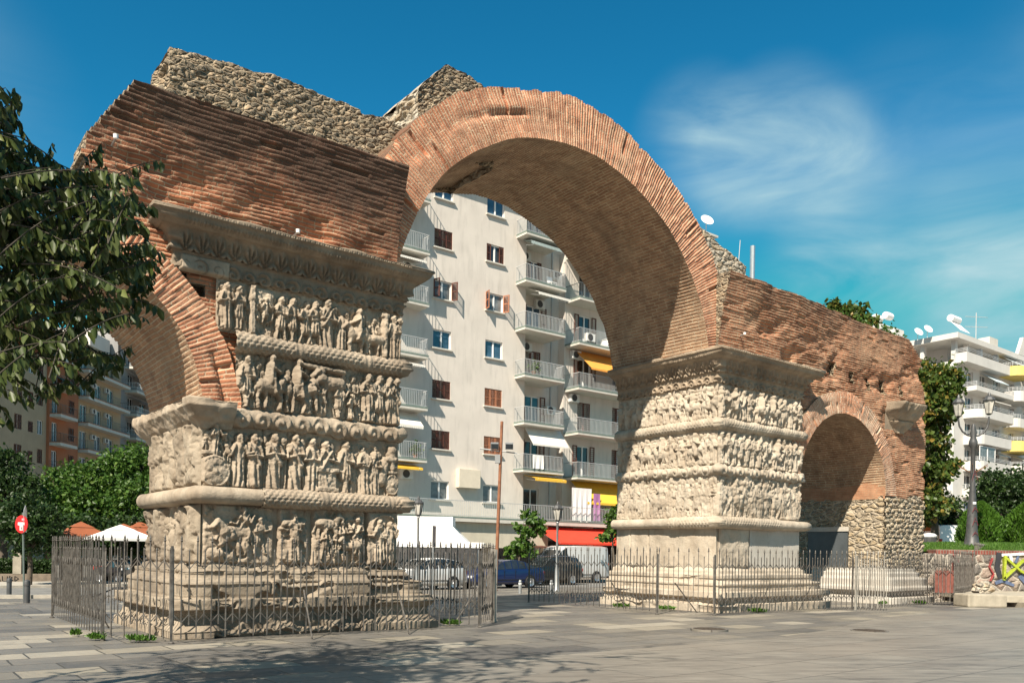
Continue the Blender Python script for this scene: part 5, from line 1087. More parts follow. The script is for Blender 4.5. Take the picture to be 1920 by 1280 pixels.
ptree('street_tree', 'young street tree in front of the red shop awning', 970, 49, -.2, [(988, 966, 49, .42), (998, 985, 49, .6), (978, 1000, 49, .55), (1008, 990, 49, .4), (966, 1028, 49, .45), (985, 1018, 49, .45), (956, 1036, 49, .35), (990, 1036, 49, .35)], 1000, .3, LFG, tr=.06, Wd=.3, cl=9)
ptree('street_tree', 'young street tree half hidden behind the right pier', 1150, 50, -.2, [(1150, 970, 50, .6), (1140, 1000, 50, .5), (1158, 990, 50, .6), (1128, 1005, 50, .3)], 700, .26, LFG, tr=.06, Wd=.3, cl=9)
for x, d, lab, hh in ((1838, 38, 'bright green thuja bush behind the double lamp post', 1.0), (1922, 38.5, 'bright green thuja bush cut by the right edge of the photo', 1.0)):
    b = at(x, 1020, d); t = thing('thuja_bush', lab, 'bush', (b.x, b.y, 1.9), group='thuja bushes on the mound'); n = 6500; z = rng.uniform(0, 1, n)**.9; a = rng.uniform(0, 2*np.pi, n); rr = .9*np.sin(np.clip(.22+z*.86, 0, 1.05)*np.pi)**.75*(1+.13*np.sin(a*5+z*9))*rng.uniform(.78, 1.05, n)
    P = np.stack([rr*np.cos(a), rr*np.sin(a), z*2.3], -1); D = np.stack([np.cos(a)*.5, np.sin(a)*.5, np.ones(n)*1.2], -1)+rng.normal(size=(n, 3))*.35; leafmesh('foliage', P, D, .16, .035, LFT, t); m = MB(); m.tube([(0, 0, -.2), (0, 0, 1.6)], [.09, .03], 7); m.lathe([(.5, .1), (.62, .7), (.45, 1.4), (.1, 1.9)], n=10); m.build('stem', M('inner_twigs', (.03, .045, .012), .95), t)
# hedge and planter wall on the left
a, b = groundt(-260, 1092), groundt(96, 1092); t = thing('hedge', 'clipped green hedge behind the low graffiti planter wall', 'hedge', tuple((a+b)/2)); L = (b-a).length; n = 9000; u = unit(np.array(b-a)[None])[0]; P = np.stack([rng.uniform(-L/2, L/2, n), rng.uniform(.3, 1.5, n), rng.uniform(.25, 1.0, n)], -1); f = rng.random(n); P[:, 1] = np.where(f < .5, .3+rng.normal(size=n)*.05, P[:, 1]); P[:, 2] = np.where(f > .6, 1.0+rng.normal(size=n)*.05, P[:, 2]); leafmesh('foliage', P, rng.normal(size=P.shape), .12, .04, LFD, t); m = MB(); m.box(-L/2, L/2, .38, 1.45, 0, .93); m.build('inner_twigs', M('hedge_inside', (.02, .03, .01), .95), t)
t.rotation_euler.z = math.atan2(u[1], u[0])
PLB = M('dark_planter_brick', (.20, .16, .12), .9, .25, 5, bump=.4)
t2 = thing('planter_wall', 'low brown planter wall with black graffiti letters in front of the hedge', 'wall', tuple((a+b)/2), t.rotation_euler.z); m = MB(); m.box(-L/2, L/2, -.05, .25, -.1, .42); m.build('wall', PLB, t2, bevel=.02); m = MB(); m.box(L/2-1.6, L/2-1.25, -.06, .26, .42, 1.5); m.build('post', CONC, t2); 
GB = M('black_spray_paint', (.02, .02, .02), .6)
for k, seg in enumerate(([(0, 0), (.1, .24), (.2, 0)], [(.05, .1), (.16, .1)], [(.26, .24), (.26, .03), (.36, 0), (.44, .03), (.44, .24)], [(.52, 0), (.52, .24), (.63, .18), (.54, .12), (.65, .06), (.52, 0)], [(.72, 0), (.72, .24), (.86, .12), (.72, 0)])):
    m = MB()
    for p, q in zip(seg[:-1], seg[1:]): m.tube([(L/2-2.3+p[0]*1.1, -.055, .08+p[1]), (L/2-2.3+q[0]*1.1, -.055, .08+q[1])], .016, 5)
    m.build('graffiti', GB, t2)
# weeds at the foot of the fences and plants on the wall
for i, (x, y, r, lab) in enumerate(((262, 1203, .26, 'largest green weed clump outside the left fence corner'), (182, 1200, .16, 'weed clump at the foot of the dense left fence side'), (142, 1192, .1, 'tiny weed clump left of the dense fence side'), (845, 1172, .24, 'bright weed clump near the right end of the left fence'), (718, 1176, .14, 'weeds at the foot of the left plinth centre'), (470, 1186, .1, 'small weeds under the left plinth front'), (355, 1188, .16, 'weeds beside the left plinth corner'), (1165, 1138, .3, 'low weeds at the left foot of the right plinth'), (1250, 1143, .26, 'low weeds in the middle of the right fence'), (1420, 1148, .3, 'weed strip right of the right plinth corner'), (1500, 1138, .26, 'tall weeds under the right plinth'), (1655, 1133, .16, 'weeds at the foot of the marble steps'), (1725, 1132, .25, 'weeds where the right fence meets the rubble'))):
    p = groundt(x, y); t = thing('weed_clump', lab, 'weeds', tuple(p), group='weeds along the fences'); r *= .8; n = int(220*r/.2); a_ = rng.uniform(0, 6.28, n); q_ = r*rng.random(n)**.6; P = np.stack([q_*np.cos(a_), q_*np.sin(a_)*.5, a_*0], -1); P[:, 2] = .015+.05*rng.random(n); D = rng.normal(size=(n, 3)); D[:, 2] = np.abs(D[:, 2])+.6; leafmesh('leaves', P, D, .07*rng.uniform(.6, 1.5, n), .018, LFW, t)
for (tt, z, r, lab) in ((20.9, 8.86, .22, 'small green plant on the right wing wall top'), (22.4, 8.84, .28, 'leafy plant near the right end of the wing wall top'), (19.6, 8.88, .16, 'tiny plant on the middle of the right wing wall top')):
    p = W(tt, .4, z); t = thing('wall_plant', lab, 'plant', tuple(p), group='plants on the wing wall'); n = 160; P = np.abs(rng.normal(size=(n, 3)))*np.array([r, r, r*.8]); D = rng.normal(size=(n, 3)); leafmesh('leaves', P, D, .12, .04, LFG, t)
# grass on the mound
n = 26000; X = rng.uniform(14.6, 32, n); Y = 30.4+7*rng.random(n)**1.3; Zm = 1.72+.38*np.clip((Y-30.4)/4, 0, 1)*np.clip((X-14)/4, .25, 1)-.5*np.clip((Y-36.5)/2.5, 0, 1); P = np.stack([X, Y, Zm-.02], -1); D = rng.normal(size=(n, 3))*.35; D[:, 2] = 1
setp(leafmesh('grass', P, D, .13*rng.uniform(.6, 1.3, n), .012, LFW), kind='stuff')
# ---- foreground tree with drooping leaves, trunk left of the picture
from mathutils.geometry import intersect_point_line
SIL = [(-3000, -4000), (-3000, 880), (-300, 870), (0, 815), (35, 815), (60, 770), (105, 790), (150, 740), (190, 745), (245, 690), (300, 585), (312, 480), (285, 400), (270, 395), (306, 310), (300, 288), (255, 300), (205, 330), (198, 262), (178, 270), (170, 310), (135, 330), (110, 280), (95, 262), (70, 310), (60, 255), (40, 230), (45, 185), (15, 150), (0, 140), (-60, 60), (-60, -4000)]
def inside(x, y):
    r = False; j = len(SIL)-1
    for i in range(len(SIL)):
        (xi, yi), (xj, yj) = SIL[i], SIL[j]
        if (yi > y) != (yj > y) and x < (xj-xi)*(y-yi)/(yj-yi)+xi: r = not r
        j = i
    return r
ft = thing('foreground_tree', 'leafy tree with drooping oval leaves reaching in from the left edge', 'tree', (-6.2, 5.2, 0)); B0 = np.array([-6.2, 5.2, 0.])
rf = random.Random(4); wood = MB(); LP_, LD_ = [], []
trunkP = [(0, 0, -.1), (.05, .05, 1.2), (.1, .1, 2.3), (.2, .15, 3.4), (.25, .2, 5.2)]; wood.tube(trunkP, [.22, .19, .17, .13, .06], 10)
def twig(a, b, sag=.12):
    a = np.array(a); b = np.array(b); L = np.linalg.norm(b-a); n = max(4, int(L/.025)); pts = []
    for i in range(n+1):
        f = i/n; p = a+(b-a)*f; p[2] += sag*L*math.sin(math.pi*f)*.6; pts.append(p)
    wood.tube([tuple(p) for p in pts[::max(1, n//6)]]+[tuple(pts[-1])], [.006-.004*k/(len(pts[::max(1, n//6)])) for k in range(len(pts[::max(1, n//6)])+1)], 5)
    d = (b-a)/L; sd = np.array([d[1], -d[0], 0.])
    for i in range(int(n*.12), n+1):
        for s in ((-1, 1) if i % 2 else (rf.choice((-1, 1)),)):
            LP_.append(pts[i]); LD_.append(np.array([s*sd[0]*.45+d[0]*.35+rf.gauss(0, .22), s*sd[1]*.45+d[1]*.35+rf.gauss(0, .22), -1.+rf.gauss(0, .28)]))
nt_ = 0; limbs = []
for (x, y, d) in ((40, 330, 6.1), (120, 420, 6.0), (200, 380, 5.8), (60, 560, 6.4), (180, 560, 6.2), (20, 240, 6.0), (-150, 450, 6.5), (90, 650, 6.6), (230, 330, 6.2), (-100, 650, 6.), (-60, 260, 5.6)):
    e = np.array(at(x, y, d))-B0; k = rf.choice((2, 3)); s = np.array(trunkP[k]); mid = (s+e)/2+np.array([rf.gauss(0, .15), rf.gauss(0, .2), rf.uniform(.25, .6)]); q1 = s*.7+mid*.3+np.array([0, 0, .12]); q2 = mid*.5+e*.5+np.array([rf.gauss(0, .08), 0, .12]); wood.tube([tuple(s), tuple(q1), tuple(mid), tuple(q2), tuple(e)], [.045, .034, .022, .014, .007], 6); limbs.append((s, mid, e))
tries = 0
while nt_ < 430 and tries < 14000:
    tries += 1; x = rf.uniform(-260, 305); y = rf.uniform(130, 870); d = rf.uniform(5.2, 7.0)
    if not inside(x, y): continue
    if y > 600 and rf.random() < .60: continue
    if x < -40 and rf.random() < .5: continue
    e = np.array(at(x, y, d))-B0; L = rf.uniform(.35, .8); an = rf.gauss(.15, .55); dirv = np.array([math.cos(an)*.9, rf.gauss(0, .35), math.sin(an)*.8+.1]); dirv /= np.linalg.norm(dirv); s = e-dirv*L
    ok = True
    for f in (0., .35, .7, 1.):
        q = s+(e-s)*f+B0; px, py = project(q)
        if not inside(px, py) or (f == 1. and not inside(px+4, py+18)): ok = False
    if not ok: continue
    twig(s, e); nt_ += 1
    if rf.random() < .5:
        lb2 = min(limbs, key=lambda l: np.linalg.norm(l[2]-s)); wood.tube([tuple(lb2[2]), tuple((lb2[2]+s)/2+np.array([0, 0, .05])), tuple(s)], [.006, .005, .004], 5)
for (x0, y0, x1, y1, d) in ((190, 345, 300, 300, 5.9), (180, 360, 190, 268, 6.0), (215, 400, 285, 385, 6.0), (10, 250, 28, 165, 5.9), (70, 350, 98, 268, 6.0), (230, 480, 300, 470, 6.1), (220, 560, 296, 575, 6.2), (150, 640, 215, 690, 6.4), (160, 300, 178, 280, 6.), (60, 330, 135, 345, 5.9), (120, 680, 175, 730, 6.4), (20, 700, 90, 740, 6.4), (-40, 720, 20, 790, 6.4)):
    twig(np.array(at(x0, y0, d))-B0, np.array(at(x1, y1, d))-B0, .1)
# upper crown, out of frame, whose shadow falls on the paving
for _ in range(640):
    c = np.array([rf.gauss(-4.5, 1.25), rf.gauss(4.9, 1.2), rf.gauss(6.6, .7)]); px, py = project(c) if c[1] > .3 else (-999, -999)
    if c[1] > .3 and -60 < px < 1980 and py > -120: continue
    an = rf.uniform(0, 6.28); L = rf.uniform(.4, .8); e = c+np.array([math.cos(an)*L, math.sin(an)*L, -.1]); pe = project(e)
    if e[1] > .3 and -60 < pe[0] < 1980 and pe[1] > -80: continue
    twig(c-B0, e-B0)
wood.build('trunk', M('dark_twig_bark', (.05, .042, .032), .95, .3, 8), ft, smooth=60); LPn = np.array(LP_); LDn = np.array(LD_); Ls = .088*rng.uniform(.45, 1.3, len(LPn)); leafmesh('crown', LPn, LDn, Ls, Ls*.25, LFF, ft, .35)
# ================================================================== vehicles
def carpaint(name, c): 
    s = NT(name); s.b.inputs['Coat Weight'].default_value = .8; s.b.inputs['Coat Roughness'].default_value = .05; s.b.inputs['Metallic'].default_value = .25; return s.fin(c, .38)
CG = glassy('car_glass', (.02, .025, .03), .04); RIM = M('alloy_rim', (.55, .56, .58), .3, .05, metal=.8); TAIL = M('tail_light', (.35, .03, .02), .25); LENS = M('clear_lens', (.6, .62, .65), .15); TRIMB = M('black_trim', (.015, .015, .016), .5)
def car(lab, name, cat, st, wheels, wr, mat, loc, heading, glass, hw=.88, scale=1., group=None, extras=None, rail=None):
    """st: stations (x, zb, zbelt, ztop, ftop) from nose (x=0); glass: list of (i0,i1) station ranges glazed at the sides; heading: direction the nose points"""
    t = thing(name, lab, cat, loc, heading, group); t.scale = (scale,)*3; n = len(st); Lc = st[-1][0]; V_ = []; prof = 9
    for x, zb, bl, tp, fw in st:
        e = min(1, min(x, Lc-x)/.5); w = hw*(.86+.14*math.sqrt(max(0, e))); wt = w*fw if tp-bl > .15 else w*.94
        V_ += [(-x, s*w_, z) for s, w_, z in ((-1, w*.82, zb), (-1, w*.98, zb+.12), (-1, w, zb+.35*(bl-zb)), (-1, w*.985, zb+.75*(bl-zb)), (-1, w*.95, bl), (-1, wt, tp-.05*(tp-bl)), (-1, wt*.72, tp), (1, wt*.72, tp), (1, wt, tp-.05*(tp-bl)), (1, w*.95, bl), (1, w*.985, zb+.75*(bl-zb)), (1, w, zb+.35*(bl-zb)), (1, w*.98, zb+.12), (1, w*.82, zb))]
    k = 14; m = MB(); gl = MB()
    for i in range(n-1):
        for j in range(k-1):
            f = [V_[i*k+j], V_[(i+1)*k+j], V_[(i+1)*k+j+1], V_[i*k+j+1]]; side = j in (4, 8); up = j in (5, 6, 7)
            g = (side and any(a <= i < b for a, b in glass['side'])) or ((up or side) and i in glass['end'])
            m.add(f, [(0, 1, 2, 3)])
            if g:
                c = sum((Vector(p) for p in f), Vector())/4; nn = (Vector(f[1])-Vector(f[0])).cross(Vector(f[3])-Vector(f[0])).normalized(); 
                if nn.dot(c-Vector((-Lc/2, 0, .8))) < 0: nn = -nn
                gl.add([c+(Vector(p)-c)*.90+nn*.012 for p in f], [(0, 1, 2, 3)])
        m.add([V_[i*k], V_[(i+1)*k], V_[(i+1)*k+k-1], V_[i*k+k-1]], [(0, 1, 2, 3)])
    for i in (0, n-1): m.add(V_[i*k:(i+1)*k], [tuple(range(k))])
    bm = bmesh.new(); me = bpy.data.meshes.new('body'); me.from_pydata(m.v, [], m.f); bm.from_mesh(me); bmesh.ops.remove_doubles(bm, verts=bm.verts, dist=.002); bmesh.ops.recalc_face_normals(bm, faces=bm.faces); bm.to_mesh(me); bm.free(); me.materials.append(mat); smooth_by(me, 35); link('body', me, t)
    gl.build('window', CG, t, fixn=True)
    for x in wheels:
        for s in (-1, 1):
            q = MB(); q.lathe([(.02, -.1), (wr*.9, -.1), (wr, -.07), (wr, .07), (wr*.9, .1), (.02, .1)], n=22); q.v = [(-x+a, s*(hw-.06)+c, wr+b) for a, b, c in q.v]; o = q.build('wheel', BLK, t, smooth=40)
            q = MB(); q.lathe([(.02, 0), (wr*.62, .0), (wr*.68, .03), (wr*.6, .012), (wr*.2, .012), (wr*.14, .03), (.02, .03)], n=20); q.v = [(-x+a, s*(hw+.045+c), wr+b) for a, b, c in q.v]
            q.build('rim', RIM, o, smooth=40); q = MB()
            for kk in range(5): an = kk*1.2566+.3; q.obox((-x+math.cos(an)*wr*.4, s*(hw+.05), wr+math.sin(an)*wr*.4), (wr*.26, .012, wr*.13), Matrix.Rotation(-an+.6, 3, 'Y'))
            q.build('rim_opening', TRIMB, o)
            q = MB(); q.lathe([(wr*1.0, 0), (wr*1.17, .0), (wr*1.17, .012), (wr*1.0, .012)], n=22); q.v = [(-x+a, s*(hw-.005+c), wr+b) for a, b, c in q.v]; q.build('wheel_arch', TRIMB, t)
    zb, bl = st[-1][1], st[-1][2]
    for s in (-1, 1):
        q = MB(); q.obox((-Lc+.12, s*hw*.76, bl-.1), (.28, .2, .2)); q.build('tail_light', TAIL, t, bevel=.03); q = MB(); q.obox((-.16, s*hw*.72, st[1][2]-.06), (.3, .3, .13)); q.build('headlight', LENS, t, bevel=.03)
    q = MB(); q.box(-Lc-.02, -Lc+.1, -hw*.9, hw*.9, zb, zb+.25); q.build('bumper', mat if not rail else TRIMB, t, bevel=.03)
    q = MB()
    for a in (.42, .57):
        for s in (-1, 1): q.box(-Lc*a-.008, -Lc*a+.008, s*hw*1.0-.006, s*hw*1.0+.006, st[0][1]+.2, st[len(st)//2][2])
    for s in (-1, 1): q.box(-Lc*.72, -Lc*.24, s*hw*1.002-.01, s*hw*1.002+.01, st[2][1]+.22, st[2][1]+.26)
    q.build('door_trim', TRIMB, t)
    if rail:
        for s in (-1, 1): q = MB(); q.tube([(-Lc*.45, s*hw*.7, st[len(st)//2][3]), (-Lc*.45, s*hw*.7, st[len(st)//2][3]+.07), (-Lc*.9, s*hw*.7, st[len(st)//2][3]+.07), (-Lc*.9, s*hw*.7, st[len(st)//2][3])], .018, 5); q.build('roof_rail', RIM, t)
    return t
SED = [(0, .3, .52, .53, .8), (.12, .22, .64, .65, .8), (.5, .2, .76, .77, .8), (1.15, .2, .87, .90, .8), (1.4, .2, .92, .95, .8), (2.05, .2, .95, 1.38, .74), (2.5, .2, .96, 1.44, .74), (2.9, .2, .965, 1.44, .74), (3.4, .2, .97, 1.36, .74), (4.1, .22, 1.0, 1.05, .8), (4.5, .25, .99, 1.01, .8), (4.68, .34, .86, .87, .8)]
SG = {'side': [(4, 6), (6, 8)], 'end': [4, 8]}
HAT = [(0, .3, .55, .56, .8), (.12, .22, .68, .69, .8), (.5, .2, .8, .81, .8), (1.0, .2, .9, .93, .8), (1.2, .2, .94, .97, .8), (1.95, .2, .97, 1.43, .76), (2.5, .2, .98, 1.5, .76), (3.0, .2, .99, 1.49, .76), (3.6, .2, 1.02, 1.4, .76), (4.0, .24, 1.04, 1.1, .8), (4.15, .34, .9, .92, .8)]
SUV = [(0, .4, .75, .76, .8), (.12, .32, .88, .9, .8), (.6, .3, 1.0, 1.02, .8), (1.2, .3, 1.06, 1.09, .8), (1.4, .3, 1.1, 1.13, .8), (2.0, .3, 1.12, 1.64, .8), (2.6, .3, 1.12, 1.72, .8), (3.3, .3, 1.12, 1.72, .8), (4.0, .3, 1.14, 1.66, .8), (4.35, .36, 1.14, 1.2, .85), (4.45, .45, 1.0, 1.02, .85)]
VAN = [(0, .4, .8, .82, .85), (.12, .3, .95, .97, .85), (.55, .28, 1.12, 1.14, .85), (.85, .28, 1.2, 1.24, .85), (1.6, .28, 1.22, 2.0, .86), (2.0, .28, 1.22, 2.22, .88), (3.2, .28, 1.22, 2.24, .88), (5.0, .28, 1.22, 2.24, .88), (5.35, .3, 1.22, 2.2, .88), (5.45, .4, 1.2, 2.1, .86)]
MPV = [(0, .35, .7, .72, .85), (.12, .28, .85, .87, .85), (.5, .25, .98, 1.0, .85), (.85, .25, 1.06, 1.1, .85), (1.55, .25, 1.08, 1.7, .84), (2.0, .25, 1.08, 1.83, .86), (3.0, .25, 1.08, 1.85, .86), (4.2, .25, 1.08, 1.84, .86), (4.4, .3, 1.06, 1.78, .86)]
HD = ROT+math.pi  # nose towards -U
HU = ROT
def put(t_, v_, z=None): p = W(t_, v_); return (p.x, p.y, -.3 if z is None else z)
car('dark blue saloon car with a dented rear door parked in the street', 'parked_car', 'car', SED, (.92, 3.62), .315, carpaint('dark_blue_paint', (.008, .02, .085)), put(18.55, 19.4), HD, SG, scale=.98, group='cars parked along the street')
car('white hatchback parked behind the left fence', 'parked_car', 'car', HAT, (.78, 3.3), .3, carpaint('white_car_paint', (.62, .62, .61)), put(14.1, 19.2), HD, {'side': [(4, 6), (6, 8)], 'end': [4, 8]}, scale=.98, group='cars parked along the street')
car('black estate car with roof rails behind the blue saloon', 'parked_car', 'car', SUV, (.9, 3.5), .34, carpaint('black_car_paint', (.015, .016, .018)), put(23.9, 21.9), HD, {'side': [(4, 6), (6, 8)], 'end': [4, 8]}, group='cars parked along the street', rail=True, scale=.94)
car('large white delivery van parked beside the right pier', 'delivery_van', 'van', VAN, (1.0, 4.3), .34, carpaint('white_van_paint', (.68, .68, .67)), put(26.6, 24.0), HD, {'side': [(3, 5)], 'end': [3]}, hw=.98)
p = at(1885, 1030, 47); car('white small van on the raised street behind the lamp post', 'small_van', 'van', MPV, (.85, 3.4), .32, carpaint('white_minivan_paint', (.66, .66, .66)), (p.x, p.y, 1.5), .12, {'side': [(3, 5), (5, 6)], 'end': [3]}, hw=.88)
p = at(1960, 1035, 52); car('dark silver car behind the white small van', 'parked_car', 'car', SED, (.92, 3.62), .315, carpaint('silver_paint', (.22, .24, .26)), (p.x, p.y, 1.5), .12, SG)
p = groundt(240, 1092); car('small black open jeep behind the left fence', 'jeep', 'jeep', [(0, .45, .8, .82, .9), (.1, .4, .9, .92, .9), (.9, .4, .95, .97, .9), (1.0, .4, .95, 1.3, .9), (1.1, .4, .95, 1.0, .9), (1.8, .4, .95, .97, .9), (1.9, .42, 1.0, 1.02, .9)], (.35, 1.5), .32, carpaint('jeep_black', (.012, .012, .014)), (p.x, p.y, p.z), .15, {'side': [], 'end': [3]}, hw=.62, scale=.8)
p = at(22, 1040, 52); car('silver car seen through the gap under the left trees', 'parked_car', 'car', HAT, (.78, 3.3), .3, carpaint('grey_car_paint', (.4, .42, .43)), (p.x, p.y, -.3), .2, SG)
# ================================================================== street furniture
GALV = M('galvanised_pole', (.34, .35, .35), .45, .15, 3, .6); GRNP = M('dull_green_pole', (.10, .13, .115), .55, .2, 5); RUST = M('rusty_pole', (.22, .095, .05), .85, .3, 5); DKG = M('dark_grey_iron', (.085, .085, .085), .5, .25, 6, .4); LGL = glassy('lantern_glass', (.45, .43, .38), .25)
def lantern(par, x, y, z, s=1.):
    m = MB(); m.lathe([(.05, -.06), (.1, -.02), (.14, .0)], (x, y, z), 6); m.lathe([(.21*s, .46*s), (.23*s, .50*s), (.15*s, .62*s), (.06*s, .68*s), (.05*s, .74*s), (.02*s, .82*s)], (x, y, z), 8)
    for k in range(6):
        a = math.pi/3*k; m.tube([(x+.115*s*math.cos(a), y+.115*s*math.sin(a), z), (x+.205*s*math.cos(a), y+.205*s*math.sin(a), z+.47*s)], .012*s, 4)
    o = m.build('lantern_cage', DKG, par); m = MB(); m.lathe([(.10*s, .0), (.19*s, .46*s)], (x, y, z), 6); m.build('lantern_glass', LGL, o)
for (x, ytop, d, lab) in ((785, 930, 33, 'small lantern lamp post in front of the white market tent'), (1046, 940, 33, 'small lantern lamp post at the left end of the right fence')):
    p = at(x, ytop, d); g_ = gz(*TV(p.x, p.y)); t = thing('lamp_post', lab, 'lamp post', (p.x, p.y, g_), group='single lantern lamp posts'); h = p.z-g_
    m = MB(); m.lathe([(.13, 0), (.13, .08), (.09, .14), (.07, .9), (.05, 1.0), (.045, h-.85), (.07, h-.82), (.03, h-.74)], n=10); m.build('post', GALV, t, smooth=50); lantern(t, 0, 0, h-.72, .9)
p = at(1822, 1019, 33.5); t = thing('lamp_post', 'tall double headed iron lamp post with red paint tags on the grass mound', 'lamp post', (p.x, p.y, 1.95)); S_ = 33.5/F
def zy(y): return at(1822, y, 33.5).z-1.95
m = MB(); m.lathe([(.32, -.2), (.32, .1), (.26, .22), (.21, .6), (.17, 1.5), (.105, 2.4), (.09, 3.0), (.08, zy(840)), (.16, zy(835)), (.16, zy(828)), (.1, zy(820)), (.13, zy(812)), (.05, zy(795))], n=14); m.build('post', DKG, t, smooth=45)
for s in (-1, 1):
    m = MB(); m.tube([(0, 0, zy(818))]+[(s*(.60*math.sin(q)), 0, zy(818)+.62*(1-math.cos(q))) for q in (.4, .8, 1.2, 1.57)]+[(s*.61, 0, zy(818)+.80)], .035, 7); m.build('arm', DKG, t, smooth=60); lantern(t, s*.61, 0, zy(818)+.86+(.06 if s > 0 else -.06), 1.05)
RP_ = M('red_tag_paint', (.17, .03, .035), .6)
for (y0, y1, w_) in ((985, 970, .06), (1004, 996, .07), (960, 950, .05), (900, 880, .04)):
    m = MB(); r_ = .10+max(0, (y0-860))/160*.14; z0, z1 = zy(y0), zy(y1); m.tube([(-.1, -r_-.015, z0), (0, -r_-.025, z1), (.12, -r_-.015, z0)], .011, 5); m.tube([(-.07, -r_-.02, (z0+z1)/2), (.08, -r_-.02, (z0+z1)/2)], .009, 5); m.build('paint_tag', RP_, t)
for k in range(6): 
    a = k*math.pi/3; m = MB(); m.tube([(.11*math.cos(a), .11*math.sin(a), zy(885)), (.6*math.cos(a), .6*math.sin(a), zy(872))], .012, 4); m.build('guard_spike', RUST, t)
m = MB(); m.box(-.06, .06, -.165, -.14, zy(945), zy(941)); m.build('sticker', FRM, t)
# rusty floodlight mast
d = 36; p = at(929, 1100, d); g_ = gz(*TV(p.x, p.y)); t = thing('floodlight_mast', 'thin rusty mast with two floodlights on a cross arm', 'mast', (p.x, p.y, g_)); zz = lambda y: at(930, y, d).z-g_
lx = .17; m = MB(); m.lathe([(.10, 0), (.10, .05), (.075, .06), (.075, zz(1000)), (.065, zz(790)), (.01, zz(789))], n=9); m.v = [(x+lx*z/zz(790), y, z) for x, y, z in m.v]; m.build('mast', RUST, t, smooth=50)
m = MB(); m.tube([(-.75, 0, zz(841)), (.85, 0, zz(849))], .03, 6); m.build('cross_arm', GALV, t)
for dx in (-.12, .5):
    m = MB(); m.obox((dx, -.12, zz(836)), (.34, .22, .26), Matrix.Rotation(.35, 3, 'X')); o = m.build('floodlight', GALV, t, bevel=.02); m = MB(); m.obox((dx, -.235, zz(836)-.04), (.29, .01, .21), Matrix.Rotation(.35, 3, 'X')); m.build('lens', GLD, o)
m = MB(); m.box(-.1, .12, -.12, .1, zz(868), zz(852)); m.build('junction_box', GALV, t)
p = at(811, 1100, 30); g_ = gz(*TV(p.x, p.y)); t = thing('sign_post', 'thin grey sign post with its plate seen edge on before the white tent', 'sign', (p.x, p.y, g_), 1.45); h = at(811, 985, 30).z-g_; m = MB(); m.lathe([(.03, 0), (.03, h)], n=8); m.build('pole', GALV, t); m = MB(); m.box(-.28, .28, -.04, -.02, h-.75, h); m.build('plate', GALV, t, bevel=.005)
# no entry sign
p = groundt(45, 1121); t = thing('no_entry_sign', 'red no entry sign with white stickers on a green pole', 'road sign', tuple(p), -.25); d = p.y; zz = lambda y: at(42, y, d).z
m = MB(); m.tube([(0, 0, 0), (-.09, 0, zz(945))], .03, 8); m.build('pole', GRNP, t)
def discm(r, n=28): q = MB(); q.lathe([(.01, 0), (r, 0), (r, .02), (.01, .02)], n=n); return q
R90 = Matrix.Rotation(-.13, 3, 'Z')@Matrix.Rotation(math.pi/2, 3, 'X'); cz = zz(967)
REDP = M('sign_red', (.52, .02, .02), .4)
q = discm(.29); q.v = [tuple(Vector((-.08, -.05, cz))+R90@Vector(v)) for v in q.v]; o = q.build('sign_disc', REDP, t)
for (x0, x1, y0, y1, mt, nm) in ((-.15, .15, -.03, .06, FRM, 'white_bar'), (-.06, .08, -.2, -.02, M('paper_sticker', (.6, .6, .57), .7), 'sticker'), (-.01, .06, -.17, -.09, GALV, 'sticker'), (.03, .15, .12, .19, M('pink_sticker', (.6, .3, .33), .7), 'sticker')):
    q = MB(); q.box(x0, x1, y0, y1, .02, .026+(.004 if nm == 'sticker' else 0)); q.v = [tuple(Vector((-.08, -.05, cz))+R90@Vector(v)) for v in q.v]; q.build(nm, mt, o)
q = MB(); q.prism([(-.2, -.45), (.2, -.45), (.2, .25), (.0, .42), (-.2, .25)], -.01, .01); q.v = [tuple(Vector((-.07, .07, cz+.2))+Matrix.Rotation(-1.0, 3, 'Z')@Vector(v)) for v in q.v]; q.build('second_plate', GALV, t)
BOL = M('bollard_grey', (.075, .078, .08), .5, .2, 6, .3)
for (x, y, h, lab) in ((17, 1116, .62, 'dark grey bollard behind the sign pole at the far left kerb'), (50, 1130, .62, 'dark grey bollard just right of the no entry sign pole'), (975, 1112, .5, 'short steel bollard before the blue car'), (1034, 1112, .5, 'short steel bollard by the left end of the right fence')):
    p = groundt(x, y); t = thing('bollard', lab, 'bollard', tuple(p), group='bollards'); m = MB(); r_ = .08 if h > .6 else .06; m.lathe([(r_, -.02), (r_, h-.06), (r_*.85, h-.02), (.02, h)], n=14); m.build('shaft', BOL if h > .6 else GALV, t, smooth=45); m = MB(); m.lathe([(r_+.006, h-.16), (r_+.006, h-.12)], n=14); m.build('ring', FRM if h < .6 else DKG, t)
